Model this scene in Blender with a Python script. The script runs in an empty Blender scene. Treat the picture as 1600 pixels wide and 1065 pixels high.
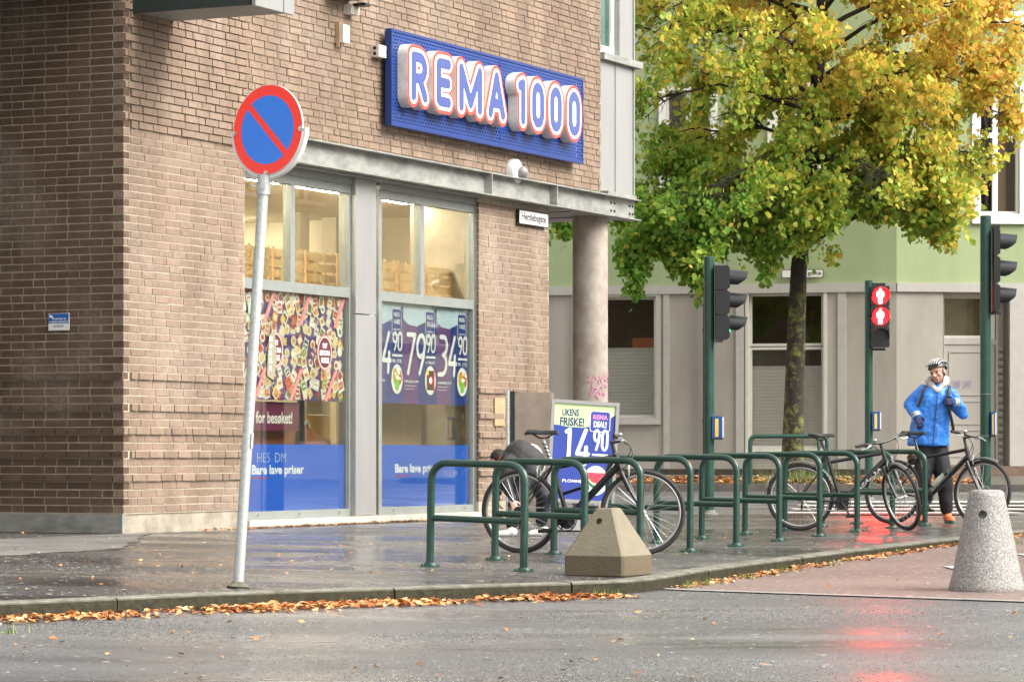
import bpy, bmesh, math, random
import numpy as np
from mathutils import Vector, Matrix
random.seed(7); rng = np.random.default_rng(11)
SC = bpy.context.scene; COL = SC.collection
R = math.radians
# ---------------------------------------------------------------- camera
F, HX, HY, CZ = 4862.0, 800.0, 706.0, 0.90      # focal length and horizon in photo pixels, eye height
cam = bpy.data.cameras.new('camera'); cam.sensor_width = 36; cam.lens = F/1600*36
cam.shift_y = (HY-532.5)/1600.0; cam.clip_start = 0.5; cam.clip_end = 2000
co = bpy.data.objects.new('camera', cam); COL.objects.link(co)
co.location = (0, 0, CZ); co.rotation_euler = (R(90), 0, 0); SC.camera = co
# ---------------------------------------------------------------- light
w = bpy.data.worlds.new('World'); SC.world = w; w.use_nodes = True
nt = w.node_tree; nt.nodes.clear()
sky = nt.nodes.new('ShaderNodeTexSky'); sky.sky_type = 'NISHITA'; sky.sun_disc = False
SUN = Vector((0.86, -0.28, 0.80)).normalized()
sky.sun_elevation = math.asin(SUN.z); sky.sun_rotation = math.atan2(SUN.x, SUN.y)
sky.air_density = 1.0; sky.dust_density = 4.0; sky.ozone_density = 1.0
hs = nt.nodes.new('ShaderNodeHueSaturation'); hs.inputs['Saturation'].default_value = 0.12
bg = nt.nodes.new('ShaderNodeBackground'); bg.inputs['Strength'].default_value = 0.15
wo = nt.nodes.new('ShaderNodeOutputWorld')
nt.links.new(sky.outputs[0], hs.inputs['Color']); wb = nt.nodes.new('ShaderNodeVectorMath'); wb.operation = 'MULTIPLY'; wb.inputs[1].default_value = (1.03, 1.0, .96); nt.links.new(hs.outputs[0], wb.inputs[0]); nt.links.new(wb.outputs[0], bg.inputs['Color']); nt.links.new(bg.outputs[0], wo.inputs['Surface'])
sl = bpy.data.lights.new('sun', 'SUN'); sl.energy = 1.35; sl.angle = R(40); sl.color = (1, .96, .9)
so = bpy.data.objects.new('sun', sl); COL.objects.link(so)
so.rotation_euler = (-SUN).to_track_quat('-Z', 'Y').to_euler(); so.location = (0, 0, 30)
SC.view_settings.view_transform = 'Standard'; SC.view_settings.look = 'None'
SC.view_settings.gamma = 1; SC.view_settings.use_curve_mapping = False
SC.view_settings.exposure = 1.50
SC.cycles.use_denoising = True; SC.cycles.max_bounces = 7; SC.cycles.transparent_max_bounces = 12
SC.cycles.sample_clamp_indirect = 6
# ---------------------------------------------------------------- materials
def sr(h):
    h = h.lstrip('#'); c = [int(h[i:i+2], 16)/255 for i in (0, 2, 4)]
    return tuple(((x+.055)/1.055)**2.4 if x > .04045 else x/12.92 for x in c)
def newmat(name):
    m = bpy.data.materials.new(name); m.use_nodes = True
    return m, m.node_tree, m.node_tree.nodes['Principled BSDF']
def mat(name, c, r=.6, metal=0, var=.12, vs=6, bump=0, bs=40, spec=.5, coat=0, c2=None, rv=0, stretch=None):
    m, t, b = newmat(name); N = t.nodes; L = t.links
    tc = N.new('ShaderNodeTexCoord'); vec = tc.outputs['Object']
    if stretch:
        mp = N.new('ShaderNodeMapping'); mp.inputs['Scale'].default_value = stretch; L.new(vec, mp.inputs[0]); vec = mp.outputs[0]
    b.inputs['Roughness'].default_value = r; b.inputs['Metallic'].default_value = metal
    b.inputs['Specular IOR Level'].default_value = spec; b.inputs['Coat Weight'].default_value = coat
    if c2 is None: c2 = tuple(x*(1-var) for x in c)
    n = N.new('ShaderNodeTexNoise'); n.inputs['Scale'].default_value = vs; n.inputs['Detail'].default_value = 5; n.inputs['Roughness'].default_value = .65
    L.new(vec, n.inputs['Vector'])
    rm = N.new('ShaderNodeMapRange'); rm.inputs[1].default_value = .35; rm.inputs[2].default_value = .65; L.new(n.outputs[0], rm.inputs[0])
    mx = N.new('ShaderNodeMix'); mx.data_type = 'RGBA'; mx.inputs[6].default_value = (*c, 1); mx.inputs[7].default_value = (*c2, 1)
    L.new(rm.outputs[0], mx.inputs[0]); L.new(mx.outputs[2], b.inputs['Base Color'])
    if rv:
        r2 = N.new('ShaderNodeMapRange'); r2.inputs[3].default_value = r-rv; r2.inputs[4].default_value = r+rv; L.new(rm.outputs[0], r2.inputs[0]); L.new(r2.outputs[0], b.inputs['Roughness'])
    if bump:
        n2 = N.new('ShaderNodeTexNoise'); n2.inputs['Scale'].default_value = bs; n2.inputs['Detail'].default_value = 3; L.new(vec, n2.inputs['Vector'])
        bp = N.new('ShaderNodeBump'); bp.inputs['Strength'].default_value = bump; bp.inputs['Distance'].default_value = .01
        L.new(n2.outputs[0], bp.inputs['Height']); L.new(bp.outputs[0], b.inputs['Normal'])
    return m
def emis(name, c, s):
    m, t, b = newmat(name); b.inputs['Base Color'].default_value = (*c, 1)
    b.inputs['Emission Color'].default_value = (*c, 1); b.inputs['Emission Strength'].default_value = s
    return m
def attrmat(name, r=.5, spec=.4, bump=0, bs=60, transl=0, noise=.1, ns=30, emi=0):
    m, t, b = newmat(name); N = t.nodes; L = t.links
    a = N.new('ShaderNodeAttribute'); a.attribute_name = 'Col'
    b.inputs['Roughness'].default_value = r; b.inputs['Specular IOR Level'].default_value = spec
    tc = N.new('ShaderNodeTexCoord')
    n = N.new('ShaderNodeTexNoise'); n.inputs['Scale'].default_value = ns; n.inputs['Detail'].default_value = 4; L.new(tc.outputs['Object'], n.inputs['Vector'])
    rm = N.new('ShaderNodeMapRange'); rm.inputs[1].default_value = .3; rm.inputs[2].default_value = .7; rm.inputs[3].default_value = 1-noise; rm.inputs[4].default_value = 1+noise; L.new(n.outputs[0], rm.inputs[0])
    vm = N.new('ShaderNodeVectorMath'); vm.operation = 'SCALE'; L.new(a.outputs['Color'], vm.inputs[0]); L.new(rm.outputs[0], vm.inputs['Scale'])
    L.new(vm.outputs[0], b.inputs['Base Color'])
    if bump:
        bp = N.new('ShaderNodeBump'); bp.inputs['Strength'].default_value = bump; bp.inputs['Distance'].default_value = .01
        n2 = N.new('ShaderNodeTexNoise'); n2.inputs['Scale'].default_value = bs; L.new(tc.outputs['Object'], n2.inputs['Vector'])
        L.new(n2.outputs[0], bp.inputs['Height']); L.new(bp.outputs[0], b.inputs['Normal'])
    if transl:
        out = N['Material Output']; tr = N.new('ShaderNodeBsdfTranslucent'); L.new(vm.outputs[0], tr.inputs[0])
        ms = N.new('ShaderNodeMixShader'); ms.inputs[0].default_value = transl
        L.new(b.outputs[0], ms.inputs[1]); L.new(tr.outputs[0], ms.inputs[2]); L.new(ms.outputs[0], out.inputs[0])
    return m
def glass(name, tint=(.9, .93, .9), ior=1.5, base=.0):
    m, t, b = newmat(name); N = t.nodes; L = t.links; N.remove(b)
    fr = N.new('ShaderNodeFresnel'); gg = N.new('ShaderNodeNewGeometry'); mi = N.new('ShaderNodeMapRange'); mi.inputs[3].default_value = ior; mi.inputs[4].default_value = 1/ior; L.new(gg.outputs['Backfacing'], mi.inputs[0]); L.new(mi.outputs[0], fr.inputs[0])
    ad = N.new('ShaderNodeMath'); ad.operation = 'ADD'; ad.use_clamp = True; ad.inputs[1].default_value = base; L.new(fr.outputs[0], ad.inputs[0])
    tr = N.new('ShaderNodeBsdfTransparent'); tr.inputs[0].default_value = (*tint, 1)
    gl = N.new('ShaderNodeBsdfGlossy'); gl.inputs['Roughness'].default_value = .02
    ms = N.new('ShaderNodeMixShader'); L.new(ad.outputs[0], ms.inputs[0]); L.new(tr.outputs[0], ms.inputs[1]); L.new(gl.outputs[0], ms.inputs[2])
    L.new(ms.outputs[0], N['Material Output'].inputs[0]); return m
# ---------------------------------------------------------------- mesh builder
class MB:
    def __init__(s, M=None): s.v = []; s.f = []; s.c = []; s.mi = []; s.M = M or Matrix(); s.col = (1, 1, 1); s.m = 0
    def add(s, vs, fs):
        b = len(s.v); M = s.M
        s.v += [tuple(M @ Vector(p)) for p in vs]
        for f in fs: s.f.append([i+b for i in f]); s.c.append(s.col); s.mi.append(s.m)
    def box(s, x0, x1, y0, y1, z0, z1, rot=None):
        vs = [(x, y, z) for z in (z0, z1) for y in (y0, y1) for x in (x0, x1)]
        if rot is not None:
            c = Vector(((x0+x1)/2, (y0+y1)/2, (z0+z1)/2)); vs = [tuple(c + rot @ (Vector(p)-c)) for p in vs]
        s.add(vs, [(0, 2, 3, 1), (4, 5, 7, 6), (0, 1, 5, 4), (2, 6, 7, 3), (0, 4, 6, 2), (1, 3, 7, 5)]); return s
    def tube(s, pts, r, n=10, closed=False, cap=True):
        P = [Vector(p) for p in pts]; k = len(P); rr = r if hasattr(r, '__len__') else [r]*k
        vs = []; up = None
        for i in range(k):
            if closed: d = P[(i+1) % k]-P[i-1]
            else: d = P[min(i+1, k-1)]-P[max(i-1, 0)]
            d.normalize()
            if up is None:
                up = Vector((0, 0, 1)) if abs(d.z) < .9 else Vector((1, 0, 0))
            a = (up - d*up.dot(d)).normalized(); b = d.cross(a); up = a
            for j in range(n):
                t = 2*math.pi*j/n; vs.append(P[i] + (a*math.cos(t)+b*math.sin(t))*rr[i])
        fs = []
        for i in range(k if closed else k-1):
            for j in range(n):
                a0 = i*n+j; a1 = i*n+(j+1) % n; i2 = (i+1) % k
                fs.append((a0, a1, i2*n+(j+1) % n, i2*n+j))
        if cap and not closed: fs.append(tuple(reversed(range(n)))); fs.append(tuple((k-1)*n+j for j in range(n)))
        s.add([tuple(p) for p in vs], fs); return s
    def lathe(s, prof, n=16, c=(0, 0, 0), M=None, cap=True):
        vs = []; M = M or Matrix(); c = Vector(c)
        for r, z in prof:
            for j in range(n):
                t = 2*math.pi*j/n; vs.append(tuple(c + M @ Vector((r*math.cos(t), r*math.sin(t), z))))
        fs = []
        for i in range(len(prof)-1):
            for j in range(n): fs.append((i*n+j, i*n+(j+1) % n, (i+1)*n+(j+1) % n, (i+1)*n+j))
        if cap: fs.append(tuple(reversed(range(n)))); fs.append(tuple((len(prof)-1)*n+j for j in range(n)))
        s.add(vs, fs); return s
    def prism(s, poly, y0, y1):          # poly in x,z
        n = len(poly); vs = [(x, y0, z) for x, z in poly]+[(x, y1, z) for x, z in poly]
        s.add(vs, [tuple(range(n)), tuple(reversed(range(n, 2*n)))]+[(i, i+n, (i+1) % n+n, (i+1) % n) for i in range(n)]); return s
    def torus(s, c, R0, r, n=40, m=8, M=None, flat=1.0):
        M = M or Matrix(); c = Vector(c); vs = []
        for i in range(n):
            a = 2*math.pi*i/n
            for j in range(m):
                t = 2*math.pi*j/m; q = R0+r*math.cos(t)
                vs.append(tuple(c + M @ Vector((q*math.cos(a), r*flat*math.sin(t), q*math.sin(a)))))
        fs = [(i*m+j, i*m+(j+1) % m, ((i+1) % n)*m+(j+1) % m, ((i+1) % n)*m+j) for i in range(n) for j in range(m)]
        s.add(vs, fs); return s
    def sphere(s, c, r, n=14, m=9, M=None):
        rr = r if hasattr(r, '__len__') else (r, r, r); c = Vector(c); M = M or Matrix(); vs = []
        for i in range(m+1):
            p = math.pi*i/m
            for j in range(n):
                t = 2*math.pi*j/n
                vs.append(tuple(c + M @ Vector((rr[0]*math.sin(p)*math.cos(t), rr[1]*math.sin(p)*math.sin(t), rr[2]*math.cos(p)))))
        fs = [(i*n+j, (i+1)*n+j, (i+1)*n+(j+1) % n, i*n+(j+1) % n) for i in range(m) for j in range(n)]
        s.add(vs, fs); return s
    def mesh(s, name, smooth=False):
        me = bpy.data.meshes.new(name); me.from_pydata(s.v, [], s.f); me.update()
        if any(c != (1, 1, 1) for c in s.c[:1]) or len(set(s.c)) > 1:
            at = me.color_attributes.new('Col', 'FLOAT_COLOR', 'CORNER')
            arr = np.empty((len(me.loops), 4), 'f'); k = 0
            tot = np.array([len(f) for f in s.f]); cc = np.array([(*c, 1) for c in s.c], 'f'); arr[:] = np.repeat(cc, tot, axis=0)
            at.data.foreach_set('color', arr.ravel())
        if smooth:
            me.polygons.foreach_set('use_smooth', [True]*len(me.polygons))
            me.set_sharp_from_angle(angle=R(40))
        return me
    def build(s, name, m, parent=None, smooth=False, kind=None, label=None):
        me = s.mesh(name, smooth)
        for mm in (m if isinstance(m, (list, tuple)) else [m]): me.materials.append(mm)
        if any(s.mi): me.polygons.foreach_set('material_index', s.mi)
        o = bpy.data.objects.new(name, me); COL.objects.link(o); o.parent = parent
        if kind: o['kind'] = kind
        if label: o['label'] = label
        return o
def tag(o, label, cat, group=None):
    o['label'] = label; o['category'] = cat
    if group: o['group'] = group
    return o
def thing(name, label, cat, loc=(0, 0, 0), rz=0, group=None, M=None):
    o = bpy.data.objects.new(name, None); COL.objects.link(o); o.empty_display_size = .2
    if M is not None: o.matrix_world = M
    else: o.location = loc; o.rotation_euler = (0, 0, rz)
    return tag(o, label, cat, group)
def copy_tree(o, parent=None):
    kids = [c for c in o.children]
    c = o.copy(); COL.objects.link(c); c.parent = parent
    for k in kids: copy_tree(k, c)
    return c
# ---------------------------------------------------------------- place geometry
FA = math.atan(2320/F); SA, CA = math.sin(FA), math.cos(FA)
ZC = 29.3; CX = (193-HX)/F*ZC                      # corner of the brick building
def Zg(X, Y):
    s = SA*X+CA*Y; r = CA*X-SA*Y
    zk = max(-.1, min(.125, .008*(s-17.7))); k = max(0, min(1.35, (r+15.92)/5.42))
    z = .13+k*(zk-.13)
    t = max(0, min(1, (Y-40)/15)); return z + .08*t*t*(3-2*t)
def Zr(X, Y):                                       # road, a kerb lower
    t = max(0, min(1, (Y-24)/9))
    return Zg(X, Y) - (.088-.068*t)
def G(px, py, fn=Zg):
    z = 25.0
    for _ in range(80):
        X = (px-HX)/F*z; z = .5*z+.5*(CZ-fn(X, z))*F/(py-HY)
    return Vector((X, z, fn(X, z)))
BM = Matrix.Translation((CX, ZC, 0)) @ Matrix.Rotation(math.pi/2-FA, 4, 'Z')   # building frame: x along facade, -y towards street, z up
def ft(px, out=0.0):                                # facade distance at photo column px
    o = px-HX; X0 = CX+out*CA; z0 = ZC-out*SA
    return (o*z0-F*X0)/(F*SA-o*CA)
def fh(px, py, out=0.0):
    t = ft(px, out); z = ZC-out*SA+t*CA
    return CZ+(HY-py)*z/F
def at(px, py, z): return Vector(((px-HX)/F*z, z, CZ+(HY-py)/F*z))
# ---------------------------------------------------------------- lettering
_tc = {}
def text_geo(s, bold=0.0):
    k = (s, bold)
    if k in _tc: return _tc[k]
    cu = bpy.data.curves.new('lettering', 'FONT'); cu.body = s; cu.size = 1; cu.offset = bold; cu.resolution_u = 3; cu.fill_mode = 'FRONT'
    ob = bpy.data.objects.new('lettering', cu); me = ob.to_mesh()
    vs = [tuple(v.co) for v in me.vertices]; fs = [tuple(p.vertices) for p in me.polygons]
    ob.to_mesh_clear(); bpy.data.objects.remove(ob); bpy.data.curves.remove(cu)
    xs = [v[0] for v in vs]; ys = [v[1] for v in vs]
    _tc[k] = (vs, fs, min(xs), max(xs), min(ys), max(ys)); return _tc[k]
def arc(cx, cz, rx, rz, a0, a1, n=10):
    return [(cx+rx*math.cos(R(a0+(a1-a0)*i/n)), cz+rz*math.sin(R(a0+(a1-a0)*i/n))) for i in range(n+1)]
GL = {
 'R': [[(0, 0), (0, 1), (.5, 1)]+arc(.5, .73, .42, .27, 90, -90)+[(0, .46)], [(.5, .46), (.95, 0)]],
 'E': [[(.9, 1), (.12, 1), (0, .95), (0, .05), (.12, 0), (.9, 0)], [(0, .5), (.85, .5)]],
 'M': [[(0, 0), (0, 1), (.5, .12), (1, 1), (1, 0)]],
 'A': [[(0, 0), (.5, 1), (1, 0)], [(.22, .28), (.78, .28)]],
 '1': [[(0, .93), (.55, 1), (.55, 0)]],
 '0': [arc(.5, .72, .5, .28, 0, 180)+arc(.5, .28, .5, .28, 180, 360)+[(1, .72)]],
 '3': [[(0, 1)]+arc(.45, .76, .5, .24, 90, -90)+arc(.45, .26, .55, .26, 90, -90)+[(0, 0)]],
 '4': [[(.6, 1), (0, .3), (1, .3)], [(.78, .5), (.78, 0)]],
 '7': [[(0, 1), (1, 1), (.35, 0)]],
 '9': [arc(.5, .72, .5, .28, 0, 360, 20), [(1, .72), (.9, .4), (.5, 0)]],
}
def sdf_mesh(mb, strokes, rad, x0, x1, z0, z1, y0, y1, res=None, sides=True, sl=0.0):
    """fills everything within rad of the strokes (unit glyph scaled into the box) as one plate from depth y0 (back) to y1 (front)"""
    segs = []
    for st in strokes:
        q = [(x0+(x1-x0)*a+sl*(z1-z0)*b, z0+(z1-z0)*b) for a, b in st]
        segs += list(zip(q[:-1], q[1:]))
    h = res or max(rad/4, .004)
    xs = np.arange(min(x0, x1)-rad-h*2+min(0, sl*(z1-z0)), max(x0, x1)+rad+h*3+max(0, sl*(z1-z0)), h); zs = np.arange(z0-rad-h*2, z1+rad+h*3, h)
    Xg, Zz = np.meshgrid(xs, zs, indexing='ij'); D = np.full(Xg.shape, 9.)
    for (ax, az), (bx, bz) in segs:
        dx, dz = bx-ax, bz-az; L = dx*dx+dz*dz+1e-12
        t = np.clip(((Xg-ax)*dx+(Zz-az)*dz)/L, 0, 1); D = np.minimum(D, np.hypot(Xg-ax-t*dx, Zz-az-t*dz))
    D = D-rad; ids = {}; vs = []; fs = []; edges = []
    def vid(key, p):
        if key not in ids: ids[key] = len(vs); vs.append(p)
        return ids[key]
    nx, nz = D.shape
    inside = D < 0
    any_in = inside[:-1, :-1] | inside[1:, :-1] | inside[1:, 1:] | inside[:-1, 1:]
    full = inside[:-1, :-1] & inside[1:, :-1] & inside[1:, 1:] & inside[:-1, 1:]
    for j in range(nz-1):                      # merge full cells of a row
        i = 0
        while i < nx-1:
            if full[i, j]:
                k = i
                while k < nx-1 and full[k, j]: k += 1
                top = [vid(('p', a, j+1), (xs[a], zs[j+1])) for a in range(k, i-1, -1)]
                bot = [vid(('p', a, j), (xs[a], zs[j])) for a in range(i, k+1)]
                fs.append(bot+top); i = k
            else:
                if any_in[i, j]:
                    cs = [(i, j), (i+1, j), (i+1, j+1), (i, j+1)]; poly = []; cr = []
                    for a in range(4):
                        p, q = cs[a], cs[(a+1) % 4]; dp, dq = D[p], D[q]
                        if dp < 0: poly.append(vid(('p',)+p, (xs[p[0]], zs[p[1]])))
                        if (dp < 0) != (dq < 0):
                            t = dp/(dp-dq); key = ('e',)+tuple(sorted((p, q)))
                            v = vid(key, (xs[p[0]]+t*(xs[q[0]]-xs[p[0]]), zs[p[1]]+t*(zs[q[1]]-zs[p[1]]))); poly.append(v); cr.append((v, dp < 0))
                    if len(poly) > 2: fs.append(poly)
                    outs = [v for v, o in cr if o]; ins = [v for v, o in cr if not o]
                    if len(outs) == 1 and len(ins) == 1: edges.append((outs[0], ins[0]))
                i += 1
    n = len(vs); V = [(x, y1, z) for x, z in vs]; Fc = [tuple(f) for f in fs]
    if sides:
        V += [(x, y0, z) for x, z in vs]; Fc += [(b, a, a+n, b+n) for a, b in edges]
    mb.add(V, Fc)
class Print:
    """flat print: every layer lies half a millimetre or more in front of the one below; x right, z up, -y towards the viewer"""
    def __init__(s, step=.0012): s.mb = MB(); s.y = 0; s.st = step
    def up(s): s.y -= s.st; return s
    def rect(s, x0, x1, z0, z1, c): return s.poly([(x0, z0), (x1, z0), (x1, z1), (x0, z1)], c)
    def poly(s, pts, c): s.mb.col = c; s.mb.add([(x, s.y, z) for x, z in pts], [tuple(range(len(pts)))]); return s
    def rrect(s, x0, x1, z0, z1, r, c):
        pts = []
        for cx, cz, a in ((x1-r, z0+r, -90), (x1-r, z1-r, 0), (x0+r, z1-r, 90), (x0+r, z0+r, 180)): pts += arc(cx, cz, r, r, a, a+90, 4)
        return s.poly(pts, c)
    def ell(s, cx, cz, rx, rz, c, n=28): return s.poly(arc(cx, cz, rx, rz, 0, 360, n)[:-1], c)
    def text(s, t, x0, x1, z0, z1, c, bold=.02, sl=0):
        vs, fs, a, b, lo, hi = text_geo(t, bold); s.mb.col = c
        s.mb.add([(x0+(x1-x0)*(v[0]-a)/(b-a), s.y+sl*0, z0+(z1-z0)*(v[1]-lo)/(hi-lo)+sl*((v[0]-a)/(b-a))) for v in vs], fs); return s
    def num(s, t, x0, x1, z0, z1, rad, c, gap=.25, sl=.0):
        n = len(t); wts = [0.55 if q == '1' else 1 for q in t]; tot = sum(wts)+gap*0; s.mb.col = c
        W = (x1-x0-2*rad*n-(n-1)*rad*gap)/tot; x = x0+rad
        for q, wq in zip(t, wts):
            sdf_mesh(s.mb, GL[q], rad, x, x+W*wq, z0+rad, z1-rad, s.y, s.y, res=rad/2.5, sides=False, sl=sl); x += W*wq+2*rad+rad*gap
        return s
    def scrawl(s, pts, r, c):
        s.mb.col = c
        for (ax, az), (bx, bz) in zip(pts[:-1], pts[1:]):
            d = Vector((bx-ax, bz-az)); n = Vector((-d.y, d.x)).normalized()*r if d.length else Vector((0, 0))
            s.mb.add([(ax-n.x, s.y, az-n.y), (bx-n.x, s.y, bz-n.y), (bx+n.x, s.y, bz+n.y), (ax+n.x, s.y, az+n.y)], [(0, 1, 2, 3)]); s.y -= .00004
        return s
# ---------------------------------------------------------------- the materials
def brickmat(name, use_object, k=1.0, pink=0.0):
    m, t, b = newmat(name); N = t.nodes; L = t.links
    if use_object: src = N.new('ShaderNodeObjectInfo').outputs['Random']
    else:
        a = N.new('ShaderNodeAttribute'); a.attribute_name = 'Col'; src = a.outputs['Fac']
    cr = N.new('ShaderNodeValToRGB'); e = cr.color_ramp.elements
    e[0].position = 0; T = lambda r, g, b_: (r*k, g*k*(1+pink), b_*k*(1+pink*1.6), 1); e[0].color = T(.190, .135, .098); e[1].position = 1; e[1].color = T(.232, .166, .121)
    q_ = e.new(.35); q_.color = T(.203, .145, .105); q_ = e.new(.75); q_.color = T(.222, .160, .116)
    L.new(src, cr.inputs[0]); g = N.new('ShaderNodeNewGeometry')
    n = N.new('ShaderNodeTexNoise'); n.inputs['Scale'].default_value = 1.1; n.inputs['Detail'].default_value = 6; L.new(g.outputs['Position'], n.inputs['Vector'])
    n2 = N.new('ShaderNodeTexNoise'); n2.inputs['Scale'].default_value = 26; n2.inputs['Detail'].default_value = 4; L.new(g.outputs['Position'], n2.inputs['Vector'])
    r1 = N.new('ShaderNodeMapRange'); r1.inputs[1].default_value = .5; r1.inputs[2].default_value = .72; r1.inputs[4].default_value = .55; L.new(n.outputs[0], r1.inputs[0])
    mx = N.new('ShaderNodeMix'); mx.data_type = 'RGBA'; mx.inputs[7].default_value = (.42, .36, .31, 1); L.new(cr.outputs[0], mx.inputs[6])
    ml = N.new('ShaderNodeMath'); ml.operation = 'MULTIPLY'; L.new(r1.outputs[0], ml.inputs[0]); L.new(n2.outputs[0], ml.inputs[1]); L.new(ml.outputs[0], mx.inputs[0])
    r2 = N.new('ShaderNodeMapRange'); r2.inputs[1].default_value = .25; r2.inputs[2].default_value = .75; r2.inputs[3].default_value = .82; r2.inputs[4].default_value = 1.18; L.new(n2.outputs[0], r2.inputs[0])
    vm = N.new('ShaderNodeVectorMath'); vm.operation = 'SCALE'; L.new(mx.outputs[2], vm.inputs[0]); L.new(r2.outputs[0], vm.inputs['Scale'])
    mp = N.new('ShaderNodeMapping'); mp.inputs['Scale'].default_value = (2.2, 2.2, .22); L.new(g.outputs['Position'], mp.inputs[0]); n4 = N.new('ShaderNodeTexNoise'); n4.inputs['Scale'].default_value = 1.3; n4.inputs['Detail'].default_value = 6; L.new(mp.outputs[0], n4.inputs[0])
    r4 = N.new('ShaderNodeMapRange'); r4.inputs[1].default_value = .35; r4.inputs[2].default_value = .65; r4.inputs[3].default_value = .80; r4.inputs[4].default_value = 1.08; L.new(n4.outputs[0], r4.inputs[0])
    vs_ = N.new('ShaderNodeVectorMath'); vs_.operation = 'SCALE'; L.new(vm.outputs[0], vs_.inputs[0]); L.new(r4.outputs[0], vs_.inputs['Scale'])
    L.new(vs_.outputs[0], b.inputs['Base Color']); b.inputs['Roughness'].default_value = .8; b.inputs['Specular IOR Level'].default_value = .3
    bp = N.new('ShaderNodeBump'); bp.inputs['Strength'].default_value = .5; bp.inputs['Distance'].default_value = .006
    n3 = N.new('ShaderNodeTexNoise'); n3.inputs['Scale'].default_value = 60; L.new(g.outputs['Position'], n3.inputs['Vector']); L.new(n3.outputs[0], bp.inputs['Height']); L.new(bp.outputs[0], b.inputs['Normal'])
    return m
M_brickO = brickmat('brick_shade_tone', True, .52, -.12); M_brickL = brickmat('brick_shade_tone_mass', False, .52, -.12); M_brick = brickmat('brick_lit_tone', False, 1.12, .0)  # same brick: shade put into the side wall's colour, light into the facade's
M_mortar = mat('mortar', (.45, .39, .30), .9, var=.3, vs=5, bump=.4, bs=80)
M_conc = mat('column_concrete', (.42, .38, .33), .8, vs=3, c2=(.27, .225, .185), bump=.2, bs=30)
M_plinth = mat('plinth_concrete', (.36, .33, .27), .85, vs=4, c2=(.22, .19, .14), bump=.3, bs=30)
M_galv = mat('galvanised_steel', (.34, .34, .318), .5, .15, vs=4, c2=(.19, .195, .178), rv=.12, bump=.05, stretch=(1, 1, 2))
M_galvp = mat('galvanised_pole', (.50, .53, .52), .45, .4, vs=30, c2=(.36, .39, .38), rv=.1)
M_frame = mat('frame_grey', (.27, .29, .27), .45, .2, var=.12, vs=8)
M_clad = mat('grey_cladding', (.31, .31, .305), .4, .2, var=.12, vs=2, stretch=(1, 1, .3))
M_sill = mat('pale_sill', (.55, .53, .47), .6, var=.3, vs=6)
M_darkgreen = mat('dark_green_panel', (.02, .032, .028), .5)
M_glass = glass('window_glass', (.93, .95, .92), 1.5, .14)
M_glassf = glass('house_glass', (.86, .86, .84), 1.5, .06)
M_print = attrmat('printed_film', .35, .5, noise=.04)
M_signface = attrmat('sign_face', .3, .5, noise=.05, ns=60)
M_white = mat('white_paint', (.72, .72, .70), .5, var=.08)
M_cream = mat('cream_plastic', (.66, .62, .54), .5, var=.08)
M_black = mat('black_plastic', (.018, .019, .02), .4, var=.2)
M_rubber = mat('tyre_rubber', (.03, .029, .028), .75, var=.3, bump=.4, bs=120)
M_bikeblk = mat('bike_black', (.014, .015, .017), .28, .0, var=.2, coat=.4)
M_chrome = mat('bright_metal', (.6, .6, .6), .3, .9, var=.2)
M_rim = mat('rim_metal', (.45, .45, .44), .4, .7, var=.15)
M_green = mat('green_powder_coat', (.009, .043, .030), .32, .0, vs=14, c2=(.015, .060, .044), coat=.25, bump=.06, bs=90)
M_greenpole = mat('green_pole_paint', (.012, .055, .038), .42, .0, vs=10, c2=(.020, .075, .055), coat=.1)
M_cone = mat('aged_concrete', (.34, .29, .20), .85, vs=5, c2=(.23, .19, .12), bump=.5, bs=50)
M_kerb = mat('granite_kerb', (.25, .24, .205), .7, vs=7, c2=(.11, .108, .08), bump=.9, bs=30, rv=.1, spec=.15)
M_leafdead = attrmat('dead_leaf', .55, .4, noise=.2)
M_leaf = attrmat('lime_leaf', .5, .35, transl=.5, noise=.15, ns=25)
M_grass = attrmat('grass_blade', .6, .3, noise=.2)
M_int = mat('shop_wall', (.78, .72, .58), .7, var=.08, vs=1.5)
M_light = emis('shop_tube_light', (1, .88, .68), 95)
M_wood = mat('light_wood', (.62, .40, .18), .6, var=.3, vs=12)
M_tan = mat('tan_board', (.48, .34, .19), .7, var=.3)
M_ggreen = mat('green_render', (.35, .43, .235), .85, vs=.9, c2=(.28, .35, .19), bump=.25, bs=12, stretch=(1, 1, .35))
M_ggrey = mat('warm_grey_render', (.42, .395, .35), .85, vs=1.1, c2=(.335, .31, .265), bump=.2, bs=14, stretch=(1, 1, .3))
M_gtrim = mat('grey_trim', (.47, .455, .42), .8, var=.1)
M_gdark = mat('dark_plinth', (.07, .055, .045), .7, var=.3)
M_wpaint = mat('window_paint', (.62, .61, .55), .6, var=.08)
M_whitew = mat('white_window', (.85, .85, .84), .5, var=.04)
M_blind = mat('pleated_blind', (.78, .78, .75), .8, var=.08)
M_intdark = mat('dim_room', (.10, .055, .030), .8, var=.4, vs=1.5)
M_step = mat('red_stone_step', (.22, .15, .11), .8, var=.35, vs=6)
M_pipe = mat('brown_drainpipe', (.045, .026, .02), .5, var=.3)
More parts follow.
